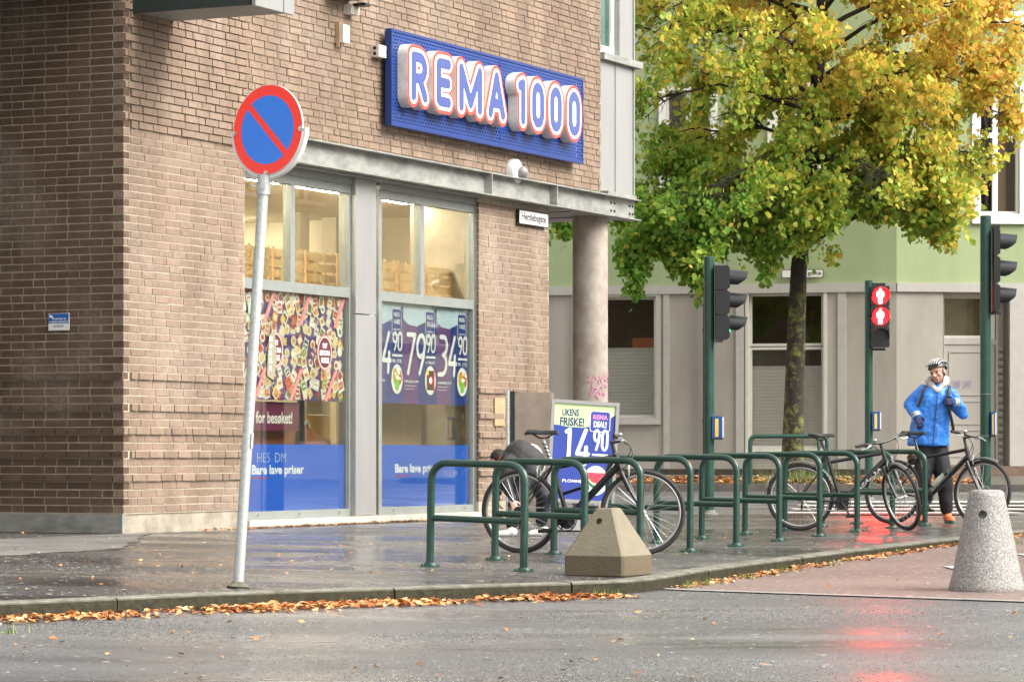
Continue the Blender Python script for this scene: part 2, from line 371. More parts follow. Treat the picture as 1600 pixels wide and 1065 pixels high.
# granite bollard
def speckle(name, c1, c2, c3, sc, r=.7):
    m, t, b = newmat(name); N = t.nodes; L = t.links; tc = N.new('ShaderNodeTexCoord')
    v = N.new('ShaderNodeTexVoronoi'); v.inputs['Scale'].default_value = sc; L.new(tc.outputs['Object'], v.inputs['Vector'])
    cr = N.new('ShaderNodeValToRGB'); e = cr.color_ramp.elements; e[0].color = (*c1, 1); e[1].color = (*c3, 1); e[1].position = .9; k = e.new(.45); k.color = (*c2, 1)
    cr.color_ramp.interpolation = 'CONSTANT'; e[1].position = .4; e[2].position = .85
    sep = N.new('ShaderNodeSeparateColor'); L.new(v.outputs['Color'], sep.inputs[0]); L.new(sep.outputs[0], cr.inputs[0])
    L.new(cr.outputs[0], b.inputs['Base Color']); b.inputs['Roughness'].default_value = r
    bp = N.new('ShaderNodeBump'); bp.inputs['Strength'].default_value = .6; bp.inputs['Distance'].default_value = .004; L.new(v.outputs['Distance'], bp.inputs['Height']); L.new(bp.outputs[0], b.inputs['Normal'])
    return m
M_granite = speckle('exposed_aggregate', (.20, .19, .18), (.29, .28, .265), (.40, .39, .37), 120)
def ground(name, c1, c2, spk, r0, r1, puddle, seed, pscale=(.35, .9, 1), speck=.03):
    m, t, b = newmat(name); N = t.nodes; L = t.links; g = N.new('ShaderNodeNewGeometry')
    mp = N.new('ShaderNodeMapping'); mp.inputs['Scale'].default_value = pscale; mp.inputs['Location'].default_value = (seed, seed*2, 0); mp.inputs['Rotation'].default_value = (0, 0, R(12)); L.new(g.outputs['Position'], mp.inputs[0])
    n = N.new('ShaderNodeTexNoise'); n.inputs['Scale'].default_value = 1.0; n.inputs['Detail'].default_value = 6; n.inputs['Roughness'].default_value = .6; L.new(mp.outputs[0], n.inputs['Vector'])
    fine = N.new('ShaderNodeTexNoise'); fine.inputs['Scale'].default_value = 55; fine.inputs['Detail'].default_value = 2; L.new(g.outputs['Position'], fine.inputs['Vector'])
    rp = N.new('ShaderNodeMapRange'); rp.inputs[1].default_value = puddle-.05; rp.inputs[2].default_value = puddle+.06; L.new(n.outputs[0], rp.inputs[0])
    mid = N.new('ShaderNodeTexNoise'); mid.inputs['Scale'].default_value = 34; mid.inputs['Detail'].default_value = 3; mid.inputs['Roughness'].default_value = .8; L.new(g.outputs['Position'], mid.inputs['Vector'])
    mx = N.new('ShaderNodeMix'); mx.data_type = 'RGBA'; mx.inputs[6].default_value = (*c1, 1); mx.inputs[7].default_value = (*c2, 1)
    ad = N.new('ShaderNodeMath'); ad.operation = 'MULTIPLY_ADD'; ad.inputs[1].default_value = 1.6; ad.inputs[2].default_value = -.55; L.new(mid.outputs[0], ad.inputs[0])
    lg = N.new('ShaderNodeTexNoise'); lg.inputs['Scale'].default_value = .9; lg.inputs['Detail'].default_value = 5; L.new(mp.outputs[0], lg.inputs[0]); a2 = N.new('ShaderNodeMath'); a2.operation = 'MULTIPLY_ADD'; a2.inputs[1].default_value = 2.6; a2.inputs[2].default_value = -1.3; L.new(lg.outputs[0], a2.inputs[0])
    a3 = N.new('ShaderNodeMath'); a3.operation = 'ADD'; a3.use_clamp = True; L.new(ad.outputs[0], a3.inputs[0]); L.new(a2.outputs[0], a3.inputs[1]); L.new(a3.outputs[0], mx.inputs[0])
    v = N.new('ShaderNodeTexVoronoi'); v.inputs['Scale'].default_value = 38; L.new(g.outputs['Position'], v.inputs['Vector'])
    sep = N.new('ShaderNodeSeparateColor'); L.new(v.outputs['Color'], sep.inputs[0])
    gt = N.new('ShaderNodeMath'); gt.operation = 'GREATER_THAN'; gt.inputs[1].default_value = 1-speck; L.new(sep.outputs[0], gt.inputs[0])
    m2 = N.new('ShaderNodeMix'); m2.data_type = 'RGBA'; m2.inputs[7].default_value = (*spk, 1); L.new(gt.outputs[0], m2.inputs[0]); L.new(mx.outputs[2], m2.inputs[6]); L.new(m2.outputs[2], b.inputs['Base Color'])
    rr = N.new('ShaderNodeMapRange'); rr.inputs[3].default_value = r1; rr.inputs[4].default_value = r0; L.new(rp.outputs[0], rr.inputs[0]); L.new(rr.outputs[0], b.inputs['Roughness'])
    bs = N.new('ShaderNodeMapRange'); bs.inputs[3].default_value = .6; bs.inputs[4].default_value = .03; L.new(rp.outputs[0], bs.inputs[0])
    bp = N.new('ShaderNodeBump'); bp.inputs['Distance'].default_value = .004; L.new(bs.outputs[0], bp.inputs['Strength']); L.new(fine.outputs[0], bp.inputs['Height']); L.new(bp.outputs[0], b.inputs['Normal'])
    return m
M_pave = ground('wet_pavement_asphalt', (.048, .047, .046), (.125, .12, .112), (.50, .47, .42), .19, .42, .50, 3.1, (.35, 1.0, 1), .02)
M_road = ground('wet_road_asphalt', (.080, .081, .083), (.19, .19, .19), (.50, .49, .46), .20, .42, .52, 8.4, (.22, .75, 1), .004)
M_lane = ground('red_cycle_lane_asphalt', (.155, .105, .090), (.21, .155, .135), (.4, .35, .3), .2, .6, .66, 5.2)
M_paint = mat('road_paint', (.62, .62, .59), .45, vs=5, c2=(.40, .40, .38))

M_agg = attrmat('asphalt_stone', .25, .5, noise=.1)
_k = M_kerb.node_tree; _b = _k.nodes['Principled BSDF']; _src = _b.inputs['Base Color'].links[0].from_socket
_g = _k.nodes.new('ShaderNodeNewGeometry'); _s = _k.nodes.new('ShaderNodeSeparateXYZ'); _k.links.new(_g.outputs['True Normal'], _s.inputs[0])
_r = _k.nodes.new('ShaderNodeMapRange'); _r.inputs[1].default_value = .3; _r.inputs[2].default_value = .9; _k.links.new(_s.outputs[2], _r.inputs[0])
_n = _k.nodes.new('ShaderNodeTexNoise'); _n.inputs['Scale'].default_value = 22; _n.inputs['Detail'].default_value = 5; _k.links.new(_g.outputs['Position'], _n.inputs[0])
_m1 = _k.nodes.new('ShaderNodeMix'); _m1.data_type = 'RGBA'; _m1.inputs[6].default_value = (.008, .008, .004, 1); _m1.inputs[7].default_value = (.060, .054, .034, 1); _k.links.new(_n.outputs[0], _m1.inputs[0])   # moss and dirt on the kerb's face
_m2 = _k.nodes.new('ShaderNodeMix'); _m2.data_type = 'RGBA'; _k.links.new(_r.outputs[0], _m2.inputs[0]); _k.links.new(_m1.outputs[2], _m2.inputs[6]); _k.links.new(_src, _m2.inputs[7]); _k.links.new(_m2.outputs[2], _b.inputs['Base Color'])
M_dry = mat('dry_asphalt', (.17, .162, .148), .85, vs=1.2, c2=(.095, .09, .083), bump=.3, bs=60)
# ---------------------------------------------------------------- ground
def sheet(name, m, inside, x0, x1, y0, y1, dx, dy, fn, dz=0):
    xs = np.arange(x0, x1+dx/2, dx); ys = np.arange(y0, y1+dy/2, dy); b = MB(); idx = {}
    vs = []
    for i, x in enumerate(xs):
        for j, y in enumerate(ys): idx[i, j] = len(vs); vs.append((x, y, fn(x, y)+dz))
    fs = [(idx[i, j], idx[i+1, j], idx[i+1, j+1], idx[i, j+1]) for i in range(len(xs)-1) for j in range(len(ys)-1) if inside(xs[i]+dx/2, ys[j]+dy/2)]
    b.add(vs, fs); o = b.build(name, m, kind='structure', smooth=True); return o
def under(X, Y): return Zr(X, Y)
sheet('road', M_road, lambda x, y: True, -40, 40, 2, 62, .8, .8, Zr)
g = MB(); g.box(-900, 900, -300, 1500, -1.6, -1.3); g.build('ground', M_road, kind='structure')
# kerb line (world), left to right, then away along the facade
K = [G(-260, 950), G(0, 942), G(190, 934), G(370, 926), G(600, 919), G(800, 913), G(930, 909.5)]
K = [Vector((p.x, p.y, 0)) for p in K]
pA = K[-1]; pc = G(1012, 906); pd = G(1100, 890); K += [Vector((pc.x, pc.y, 0)), Vector((pd.x, pd.y, 0))]
for q in ((1240, 872), (1370, 856), (1510, 840)): p = G(*q); K.append(Vector((p.x, p.y, 0)))
e = (K[-1]-K[-2]).normalized(); K += [K[-1]+e*2.2, K[-1]+e*4.5+Vector((.3, 0, 0)), K[-1]+e*7+Vector((1.4, -.4, 0))]
def smooth_line(P, it=2):
    for _ in range(it):
        Q = [P[0]]
        for a, b in zip(P[:-1], P[1:]): Q += [a*.75+b*.25, a*.25+b*.75]
        P = Q+[P[-1]]
    return P
def resample(P, d):
    out = [P[0]]; acc = 0
    for a, b in zip(P[:-1], P[1:]):
        L = (b-a).length; s = d-acc
        while s < L: out.append(a+(b-a)*s/L); s += d
        acc = (acc+L) % d
    return out
KL = smooth_line(K, 2); KS = resample(KL, .25)
# pavement: fans from the kerb line back to the buildings
b = MB(); rows = []; nrow = 26
n = Vector((-CA, SA, 0))
for i, p in enumerate(KS):
    d = (KS[min(i+1, len(KS)-1)]-KS[max(i-1, 0)]).normalized(); inn = Vector((-d.y, d.x, 0)); q0 = p+inn*.16
    rrow = []
    for j in range(nrow):
        t = j/(nrow-1); q = q0+n*(t*t*26); rrow.append((q.x, q.y, Zg(q.x, q.y)+.0))
    rows.append(rrow)
vs = [p for r_ in rows for p in r_]
b.add(vs, [(i*nrow+j, (i+1)*nrow+j, (i+1)*nrow+j+1, i*nrow+j+1) for i in range(len(rows)-1) for j in range(nrow-1)])
b.build('pavement', M_pave, kind='structure', smooth=True)
# the far end of the pavement carries on into the crossing
kend = KS[-1]
# kerb stones
kerb = bpy.data.objects.new('kerb', None); COL.objects.link(kerb); kerb['kind'] = 'structure'
i = 0; rk = random.Random(3)
while i < len(KS)-2:
    n_ = rk.choice([6, 8, 8, 9]); seg = KS[i:i+n_+1]
    if len(seg) < 2: break
    b = MB(); vs = []; dz = rk.uniform(-.003, .003); sh = .006
    for k, p in enumerate(seg):
        d = (seg[min(k+1, len(seg)-1)]-seg[max(k-1, 0)]).normalized(); inn = Vector((-d.y, d.x, 0)); q = Vector(p)
        if k == 0: q = q+d*sh
        if k == len(seg)-1: q = q-d*sh
        z = Zg(q.x, q.y)+.004+dz; o_ = rk.uniform(-.004, .004)
        for off, zz in ((-.014+o_, z-.25), (-.010+o_, z-.016), (-.004+o_, z-.006), (.006, z), (.165, z+.002), (.165, z-.25)):
            r_ = q+inn*off; vs.append((r_.x, r_.y, zz))
    fs = [(k*6+j, k*6+j+1, (k+1)*6+j+1, (k+1)*6+j) for k in range(len(seg)-1) for j in range(5)]
    fs += [tuple(range(6)), tuple(reversed([(len(seg)-1)*6+j for j in range(6)]))]
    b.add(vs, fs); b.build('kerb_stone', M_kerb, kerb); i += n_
# red lane beside the kerb, its front edge a pale line
fl = [G(1000, 918, Zr), G(1180, 925, Zr), G(1390, 932, Zr), G(1640, 941, Zr)]
b = MB(); vs = []; m_ = []
k0 = next(i for i, p in enumerate(KS) if p.x > 1.05)
kk = [p for p in KS[k0:]]
nn = len(kk)
for i, p in enumerate(kk):
    t = i/(nn-1); a = fl[0]+(fl[3]-fl[0])*min(1, t*1.0)
    for j in range(9):
        s = j/8; q = Vector((p.x+.02, p.y, 0))*(1-s)+Vector((a.x+3.5*max(0, t-.02)*0, a.y, 0))*s; vs.append((q.x, q.y, Zr(q.x, q.y)+.004))
b.add(vs, [(i*9+j, (i+1)*9+j, (i+1)*9+j+1, i*9+j+1) for i in range(nn-1) for j in range(8)])
b.build('cycle_lane', M_lane, kind='structure', smooth=True)
b = MB()
def strip(b, p, q, wd, dz, n=12):
    p = Vector((p.x, p.y, 0)); q = Vector((q.x, q.y, 0)); d = (q-p).normalized(); s = Vector((-d.y, d.x, 0))*wd/2; vs = []
    for i in range(n+1):
        c = p+(q-p)*i/n
        for t in (-1, 1): r_ = c+s*t; vs.append((r_.x, r_.y, Zr(r_.x, r_.y)+dz))
    b.add(vs, [(i*2, i*2+1, i*2+3, i*2+2) for i in range(n)])
strip(b, G(985, 917.5, Zr), G(1680, 943, Zr), .12, .009)
b.build('lane_edge_line', mat('worn_line', (.40, .38, .36), .5, vs=20, c2=(.2, .19, .18)), kind='structure')
b = MB()
for py, wd, xa, xb in ((783.5, .9, 1262, 1700), (789, .85, 1250, 1700), (794.5, .8, 1238, 1690), (800, .8, 1228, 1590)):
    p = G(xa, py, lambda X, Y: Zg(X, Y)+.01); q = G(xb, py, lambda X, Y: Zg(X, Y)+.01); p.z = q.z = 0
    d = (q-p).normalized(); s = Vector((-d.y, d.x, 0))*wd/2; vs = []
    for i in range(13):
        c = p+(q-p)*i/12
        for t in (-1, 1): r_ = c+s*t; vs.append((r_.x, r_.y, Zg(r_.x, r_.y)+.012))
    b.add(vs, [(i*2, i*2+1, i*2+3, i*2+2) for i in range(12)])
b.build('crossing_stripes', M_paint, kind='structure')
b = MB(); b.M = Matrix(); p = G(1480, 888, Zr); strip(b, p, p+Vector((.5, .02, 0)), .35, .014, 3); p = G(1592, 868, Zr); strip(b, p, p+Vector((1.2, .1, 0)), .3, .014, 3)
b.build('lane_marking', M_paint, kind='structure')
# far pavement and kerb across the side street
YK = 56.0
b = MB(); vs = []
for i in range(41):
    x = -20+i*1.2
    for y, z in ((YK, .02), (YK, .315), (YK+.18, .325), (YK+4, .38), (YK+9.3, .435), (YK+16, .45)): vs.append((x, y+.02*x, z))
b.add(vs, [(i*6+j, (i+1)*6+j, (i+1)*6+j+1, i*6+j+1) for i in range(40) for j in range(5)])
b.build('far_pavement', mat('far_pavement_asphalt', (.13, .11, .09), .5, vs=3, c2=(.08, .07, .06)), kind='structure')
def Zfar(x, y): return .325+(y-YK-.02*x)*.0125

# dry strip of paving under the overhang
b = MB(); rg = random.Random(12); vs = []; n_ = 60
for i in range(n_+1):
    x = -9+i*9.5/n_; w_ = 1.9 if x < -3 else max(.02, 1.9*(1-(x+3)/3.5)); w_ += rg.uniform(-.06, .06)
    for y in (.0, -w_*.5, -w_*.85, -max(.01, w_)): p = BM @ Vector((x, y+.01, 0)); vs.append((p.x, p.y, Zg(p.x, p.y)+.004))
b.add(vs, [(i*4+j, (i+1)*4+j, (i+1)*4+j+1, i*4+j+1) for i in range(n_) for j in range(3)]); b.build('dry_paving', M_dry, kind='structure')
# ---- coarse aggregate standing out of the asphalt, nearest stretch of road and pavement
def stones(name, n, ya, yb, fn, keepf, c0, c1, s0, s1, parent, dz=0):
    Y = np.sqrt(rng.uniform(ya*ya, yb*yb, n)); X = Y*rng.uniform(-.172, .172, n); k = keepf(X, Y); X, Y = X[k], Y[k]; n = len(X)
    Z_ = np.array([fn(a, c) for a, c in zip(X, Y)])+dz; s = rng.uniform(s0, s1, n); a = rng.uniform(0, 6.28, n)
    V_ = np.zeros((n, 4, 3)); 
    for j in range(3): V_[:, j, 0] = X+s*np.cos(a+j*2.094); V_[:, j, 1] = Y+s*np.sin(a+j*2.094); V_[:, j, 2] = Z_-.001
    V_[:, 3, 0] = X+s*rng.uniform(-.3, .3, n); V_[:, 3, 1] = Y+s*rng.uniform(-.3, .3, n); V_[:, 3, 2] = Z_+s*rng.uniform(.15, .50, n)
    me = bpy.data.meshes.new(name); me.vertices.add(n*4); me.vertices.foreach_set('co', V_.reshape(-1).astype('f'))
    fi = np.array([[0, 1, 3], [1, 2, 3], [2, 0, 3]]); idx = (np.arange(n)[:, None, None]*4+fi[None]).reshape(-1); me.loops.add(n*9); me.loops.foreach_set('vertex_index', idx.astype('i')); me.polygons.add(n*3); me.polygons.foreach_set('loop_start', (np.arange(n*3)*3).astype('i')); me.update(calc_edges=True)
    g_ = rng.beta(1.3, 2.6, n)[:, None]; cc = np.array(c0)*(1-g_)+np.array(c1)*g_; at_ = me.color_attributes.new('Col', 'FLOAT_COLOR', 'CORNER'); q = np.ones((n*9, 4), 'f'); q[:, :3] = np.repeat(cc, 9, axis=0); at_.data.foreach_set('color', q.ravel())
    me.materials.append(M_agg); o = bpy.data.objects.new(name, me); COL.objects.link(o); o.parent = parent; o['kind'] = 'stuff'; return o
def patch(X, Y): return (np.sin(X*1.3+Y*.9)+np.sin(X*.7-Y*1.7+2)+np.sin(Y*2.9+X*.5)*.7+np.sin(X*4.1+Y*2.3)*.4)
kx = np.array([p.x for p in KS]); ky = np.array([p.y for p in KS]); 
def kerb_y(X): return np.interp(X, kx, ky)
stones('road_aggregate', 330000, 11.5, 22.5, Zr, lambda X, Y: (Y < kerb_y(X)-.03) & (rng.random(len(X)) < np.clip(.30+.24*patch(X, Y), .06, .8)), (.03, .03, .029), (.34, .335, .32), .004, .0095, bpy.data.objects['road'])
stones('pavement_aggregate', 90000, 18.3, 24.5, Zg, lambda X, Y: (Y > kerb_y(X)+.2) & (rng.random(len(X)) < np.clip(.10+.26*patch(X*1.4, Y*1.4+4), .02, .6)), (.03, .03, .028), (.30, .29, .27), .005, .011, bpy.data.objects['pavement'])
# ---------------------------------------------------------------- the brick shop building (frame BM: x along facade, -y to the street)
shop = thing('shop_building', 'brown brick corner shop building with steel beam over its shop windows', 'building', M=BM)
CH = .0742; H0 = .3245; BL = .2555; JT = .013
KTOP = 96; Z = lambda k: H0+k*CH
BT0, BT1, BB, BTOP = 2.25, ft(1002, .2), 3.868, 4.135
PIER0, PIER1, UP1 = 7.60, 9.54, 11.06
prot = {4: 1, 7: 1, 10: 1, 13: 1, 17: 1}
def proud(k): return (.022 if k in prot else 0)+(.022 if k >= 49 else 0)
W = []   # bricks: (dir, a0, a1, k)
def row(k, a, b_, kind, rb):
    # running bond: stretchers with an occasional half
    x = a - rb.choice([0, 0]) - (BL*.5 if k % 2 else 0) + BL*(.25 if (k//2) % 2 and kind == 'f' else 0) - BL
    out = []
    run = 0
    while x < b_:
        L = BL
        if rb.random() < .13: L = BL*.5
        x0, x1 = max(x, a), min(x+L, b_)
        if x1-x0 > .05: out.append((x0, x1-JT, k))
        x += L
    return out
rb = random.Random(5)
left = []; fac = []; pier = []
for k in range(KTOP):
    z0 = Z(k); 
    a = .115 if k % 2 else 0.0
    left += [(x0, x1, k) for x0, x1, k in row(k, .0 if k % 2 else .115, 8.0, 'l', rb)]
    zt = z0+CH
    if zt < BB: ivs = [(a, BT0), (PIER0, PIER1)]
    elif z0 < BTOP: ivs = [(a, BT0)]
    else: ivs = [(a, UP1)]
    for (p, q) in ivs: fac += row(k, p, q, 'f', rb)
# ---- mortar core walls
b = MB()
b.box(.005, BT0, .005, .35, H0-.01, Z(KTOP)); b.box(PIER0+.004, PIER1, .005, .9, .12, BB+.02)
b.box(BT0, UP1, -.010, .35, BTOP+.004, Z(KTOP)); b.box(.005, .35, .35, 9, .1, Z(KTOP))
wall = b.build('brick_wall', M_mortar, shop)
# unit brick shared by all single bricks
def unit_brick(nm, mt):
    q = MB(); c = .03
    q.add([(0, 0, 0), (1, 0, 0), (1, 0, 1), (0, 0, 1), (0, 1, 0), (1, 1, 0), (1, 1, 1), (0, 1, 1)], [(0, 1, 2, 3), (1, 5, 6, 2), (5, 4, 7, 6), (4, 0, 3, 7), (3, 2, 6, 7), (4, 5, 1, 0)])
    me = q.mesh(nm); me.materials.append(mt); return me
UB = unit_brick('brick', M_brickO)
mass = MB(); massL = MB(); rr = random.Random(9)
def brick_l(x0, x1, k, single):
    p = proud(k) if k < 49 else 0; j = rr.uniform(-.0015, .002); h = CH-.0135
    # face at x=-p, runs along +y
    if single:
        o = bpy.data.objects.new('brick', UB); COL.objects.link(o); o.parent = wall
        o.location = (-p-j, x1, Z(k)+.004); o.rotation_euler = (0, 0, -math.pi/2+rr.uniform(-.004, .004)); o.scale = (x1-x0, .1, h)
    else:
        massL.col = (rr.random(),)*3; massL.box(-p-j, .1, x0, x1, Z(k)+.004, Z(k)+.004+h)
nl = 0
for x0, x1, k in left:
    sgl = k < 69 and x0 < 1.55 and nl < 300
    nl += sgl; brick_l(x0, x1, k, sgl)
for x0, x1, k in fac:
    p = proud(k); j = rr.uniform(-.002, .003); h = CH-.0130
    if k >= 49 and rr.random() < .2: j += .003
    mass.col = (rr.random(),)*3
    x0e = x0 - (p if x0 == 0 and k < 49 else 0)
    mass.box(x0e, x1+rr.uniform(-.002, .001), -p-j, .1, Z(k)+.004+rr.uniform(-.001, .001), Z(k)+.004+h)
# pier side face (reveal)
for k in range(KTOP):
    if Z(k)+CH < BB+.01:
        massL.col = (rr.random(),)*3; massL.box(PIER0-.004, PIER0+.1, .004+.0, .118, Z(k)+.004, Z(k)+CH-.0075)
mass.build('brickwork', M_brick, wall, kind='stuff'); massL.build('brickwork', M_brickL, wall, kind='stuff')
# ---- plinth and metal skirting
b = MB(); b.box(.02, BT0, .016, .4, -.1, H0-.006); b.build('plinth', M_plinth, shop); b = MB(); b.box(PIER0+.01, PIER1-.01, .014, .5, -.1, H0-.2); b.build('plinth', M_plinth, shop)
b = MB(); b.box(-.035, 0, .01, 6, .135, H0-.012); b.box(-.04, .012, -.012, .008, .12, H0-.008); b.build('metal_skirting', M_galv, shop)
# ---- steel beam
b = MB()
b.box(BT0, BT1, -.10, -.095+.02, BB+.014, BTOP-.014)               # web
b.box(BT0, BT1, -.20, .0, BTOP-.014, BTOP); b.box(BT0, BT1, -.20, .0, BB, BB+.014)
for t in (7.55, 9.36, 2.26, 5.0-.3): 
    if t > 5 or t < 2.3: b.box(t-.008, t+.008, -.198, -.1, BB+.014, BTOP-.014)
bm_ = b.build('steel_beam', M_galv, shop)
for t in (BT1-.75, BT1-.64, BT1-.16, BT1-.06):
    for h in (3.95, 4.05): b = MB(); b.lathe([(.016, 0), (.016, .014)], 6, (t, -.1, h), Matrix.Rotation(math.pi/2, 4, 'X')); b.build('beam_bolt', M_black, bm_)
# flashing over the beam
b = MB(); b.box(BT0, UP1, -.03, .0, BTOP+.001, BTOP+.006); b.build('flashing', M_galv, shop)
# ---- upper grey bay at the far end
up = MB(); up.box(UP1+.002, 12.15, .005, .5, BTOP+.02, 5.86); up.build('cladding_panel', M_clad, shop)
up = MB(); up.box(UP1+.62, 12.15, .005, .5, 5.95, 9.0); up.build('cladding_panel', M_clad, shop)
up = MB(); up.box(UP1-.0, BT1+.04, -.12, .5, BTOP+.002, BTOP+.06); up.build('ledge', M_galv, shop)
up = MB(); up.box(UP1+.003, 12.30, -.07, .5, 5.86, 5.945); up.build('ledge', M_galv, shop)
up = MB(); up.box(11.55, 11.58, -.006, .01, BTOP+.06, 5.86); up.box(12.13, 12.17, -.01, .5, BTOP+.06, 9); up.box(UP1+.605, UP1+.64, -.01, .2, 5.95, 9); up.build('panel_seam', M_frame, shop)
wf = MB(); x0, x1 = UP1+.01, UP1+.60
wf.box(x0, x1, .06, .12, 5.95, 6.06); wf.box(x1-.1, x1, .061, .121, 6.06, 9); wf.build('upper_window', M_whitew, shop)
wp = MB(); wp.box(x0, x1-.1, .09, .1, 6.06, 9); wp.build('upper_pane', mat('green_glass', (.06, .14, .10), .08, var=.5, vs=2), shop)
# ---- soffit, recessed corner, round column
b = MB(); b.box(PIER1, BT1-.02, -.07, 3.4, BB+.016, BB+.10); b.build('soffit', mat('soffit_panel', (.35, .33, .30), .6, var=.2), shop)
b = MB()
for t in (10.3, 11.2): b.box(t-.006, t+.006, -.05, 3.3, BB+.008, BB+.0155)
b.build('soffit_seam', M_black, shop)
b = MB(); b.box(PIER1+.002, 12.2, 3.4, 3.6, .1, 9); b.build('recess_wall', mat('recess_render', (.16, .15, .13), .8, var=.3), shop)
b = MB(); b.lathe([(.224, .05), (.224, BB+.016)], 40, (11.22, .20, 0))
col_ = b.build('column', M_conc, shop, smooth=True)
gf = MB(); gf.col = sr('d65a9c'); rg = random.Random(4)
for rowz, n_, a0, a1 in ((1.83, 7, 196, 292), (1.73, 5, 205, 270), (1.64, 5, 198, 262)):
    for i in range(n_):
        a = R(a0+(a1-a0)*i/n_)
        for q in range(3):
            aa = a+R(rg.uniform(-2, 12)); z = rowz+rg.uniform(-.03, .03); bb = aa+R(rg.uniform(1, 7)); z2 = z+rg.uniform(-.05, .05); rr_ = .226
            p = Vector((11.22+rr_*math.cos(aa), .20+rr_*math.sin(aa), z)); p2 = Vector((11.22+rr_*math.cos(bb), .20+rr_*math.sin(bb), z2)); gf.tube([p, p2], .005, 4)
gf.build('graffiti', attrmat('pink_paint', .6), col_)
# ---- bay over the facade at the top, underside seen
c0, c1 = ft(206), ft(268); bh = fh(268, 34)
b = MB(); b.box(c0+.02, c1, -1.32, -.017, bh, bh+.05); by = b.build('bay_soffit', mat('bay_soffit_grey', (.30, .30, .29), .6), shop)
b = MB(); b.box(c0-.02, c0+.018, -1.30, -.017, bh-.012, bh+2.6); b.build('bay_end', M_darkgreen, shop)
b = MB(); b.box(c0-.02, c1+.0, -1.36, -1.322, bh-.02, bh+2.6); b.box(c0+.5, c0+.53, -1.37, -1.361, bh-.02, bh+2.6); b.build('bay_panel', M_clad, shop)
b = MB(); b.box(ft(505), ft(543), -.25, -.02, fh(545, 3), fh(545, 3)+.5); b.build('drip_ledge', M_darkgreen, shop)
# ---- storey above and the overhang beside the corner
b = MB(); b.box(-14, -.02, .0, 10, 5.30, 10.5); b.build('overhang', mat('overhang_soffit', (.20, .19, .18), .7), shop)  # unseen reach lengthened to darken the side wall
b = MB(); b.box(.0, 12.17, .4, 12, Z(KTOP), 12); b.build('upper_storey', M_mortar, shop)
b = MB(); b.box(-5.2, -4.8, .3, 9, .0, 5.3); b.build('shade_wall', mat('shade_wall_brick', (.12, .085, .065), .9), shop)  # unseen wall, added close by to keep light off the side wall
# ---- shop windows
GY = .10                                            # glass plane
def shop_window(x0, x1, xm, nm):
    wroot = MB(); fw = .075
    f = wroot
    f.box(x0, x0+fw, GY-.045, GY+.05, .30, BB-.10); f.box(x1-fw, x1, GY-.045, GY+.05, .30, BB-.10)
    f.box(x0, x1, GY-.044, GY+.05, BB-.19, BB-.10+.003); f.box(x0+fw, x1-fw, GY-.046, GY+.05, 2.557, 2.663)
    f.box(x0+fw, x1-fw, GY-.043, GY+.05, .215, .295); f.box(x0, x0+fw, GY-.0455, GY+.05, .215, .30); f.box(x1-fw, x1, GY-.0455, GY+.05, .215, .30)
    f.box(xm-.045, xm+.045, GY-.042, GY+.05, 2.663, BB-.19)
    f.box(x0, x1, GY-.06, GY+.02, BB-.098, BB-.02)
    fr = f.build('shop_window', M_frame, shop)
    g = MB(); g.box(x0+fw, xm-.045, GY-.003, GY+.003, 2.663, BB-.19); g.build('pane', M_glass, fr)
    g = MB(); g.box(xm+.045, x1-fw, GY-.003, GY+.003, 2.663, BB-.19); g.build('pane', M_glass, fr)
    g = MB(); g.box(x0+fw, x1-fw, GY-.003, GY+.003, .295, 2.557); g.build('pane', M_glass, fr)
    for t in np.linspace(x0+.35, x1-.3, 3): g = MB(); g.lathe([(.012, 0), (.012, .012)], 8, (t, GY-.045, .262), Matrix.Rotation(math.pi/2, 4, 'X')); g.build('bolt', M_chrome, fr)
    return fr
W1a, W1b = BT0+.0, ft(545, -GY); W2a, W2b = ft(586, -GY), ft(738, -GY)
shop_window(W1a, W1b, ft(452, -GY), 1); shop_window(W2a, W2b, ft(655, -GY), 2)
b = MB()      # cladding pilaster between the windows and the jamb strips
p0, p1 = ft(555, 0), ft(587, 0)
b.box(p0, p1, -.005, .2, .22, 2.38); b.build('pilaster_panel', M_clad, shop); b = MB(); b.box(p0, p1, -.005, .2, 2.392, BB); b.build('pilaster_panel', M_clad, shop)
b = MB(); b.box(W1b, p0-.002, .02, .2, .22, BB); b.box(W2b, PIER0-.006, .03, .16, .22, BB); b.build('jamb', M_frame, shop)
b = MB(); b.box(BT0, PIER0-.02, -.055, .1, .145, .212); b.box(BT0+.03, PIER0-.03, -.03, .1, .05, .145); b.build('window_sill', M_sill, shop)
b = MB(); b.box(BT0, PIER0, -.09, .12, BB-.02, BB-.002); b.build('head_trim', M_frame, shop)
# ---- inside the shop
b = MB(); ya, yb = .35, 5.2
b.box(BT0-.6, 9.4, yb, yb+.1, .1, 3.9); b.box(BT0-.7, BT0-.6, ya, yb, .1, 3.9); b.box(9.3, 9.4, ya, yb, .1, 3.9); b.build('shop_interior', M_int, shop)
b = MB(); b.box(BT0-.6, 9.4, .32, yb, 3.8, 3.85); b.build('shop_ceiling', M_int, shop)
b = MB(); b.box(BT0-.6, 9.4, .2, yb, .10, .16); b.build('shop_floor', M_tan, shop)
b = MB()
for t, y in ((2.3, .75), (3.6, .75), (5.2, .75), (6.6, .75), (8.0, .75), (5.6, 3.9), (8.2, 3.9)): b.box(t-.6, t+.6, y-.02, y+.02, 3.775, 3.795)
b.build('tube_light', M_light, shop)
b = MB()          # ribs, posts and a beige bulkhead inside
for t in (3.35, 5.55, 6.3, 8.0, 8.9): b.box(t, t+.22, 2.6, 2.8, .16, 3.8)
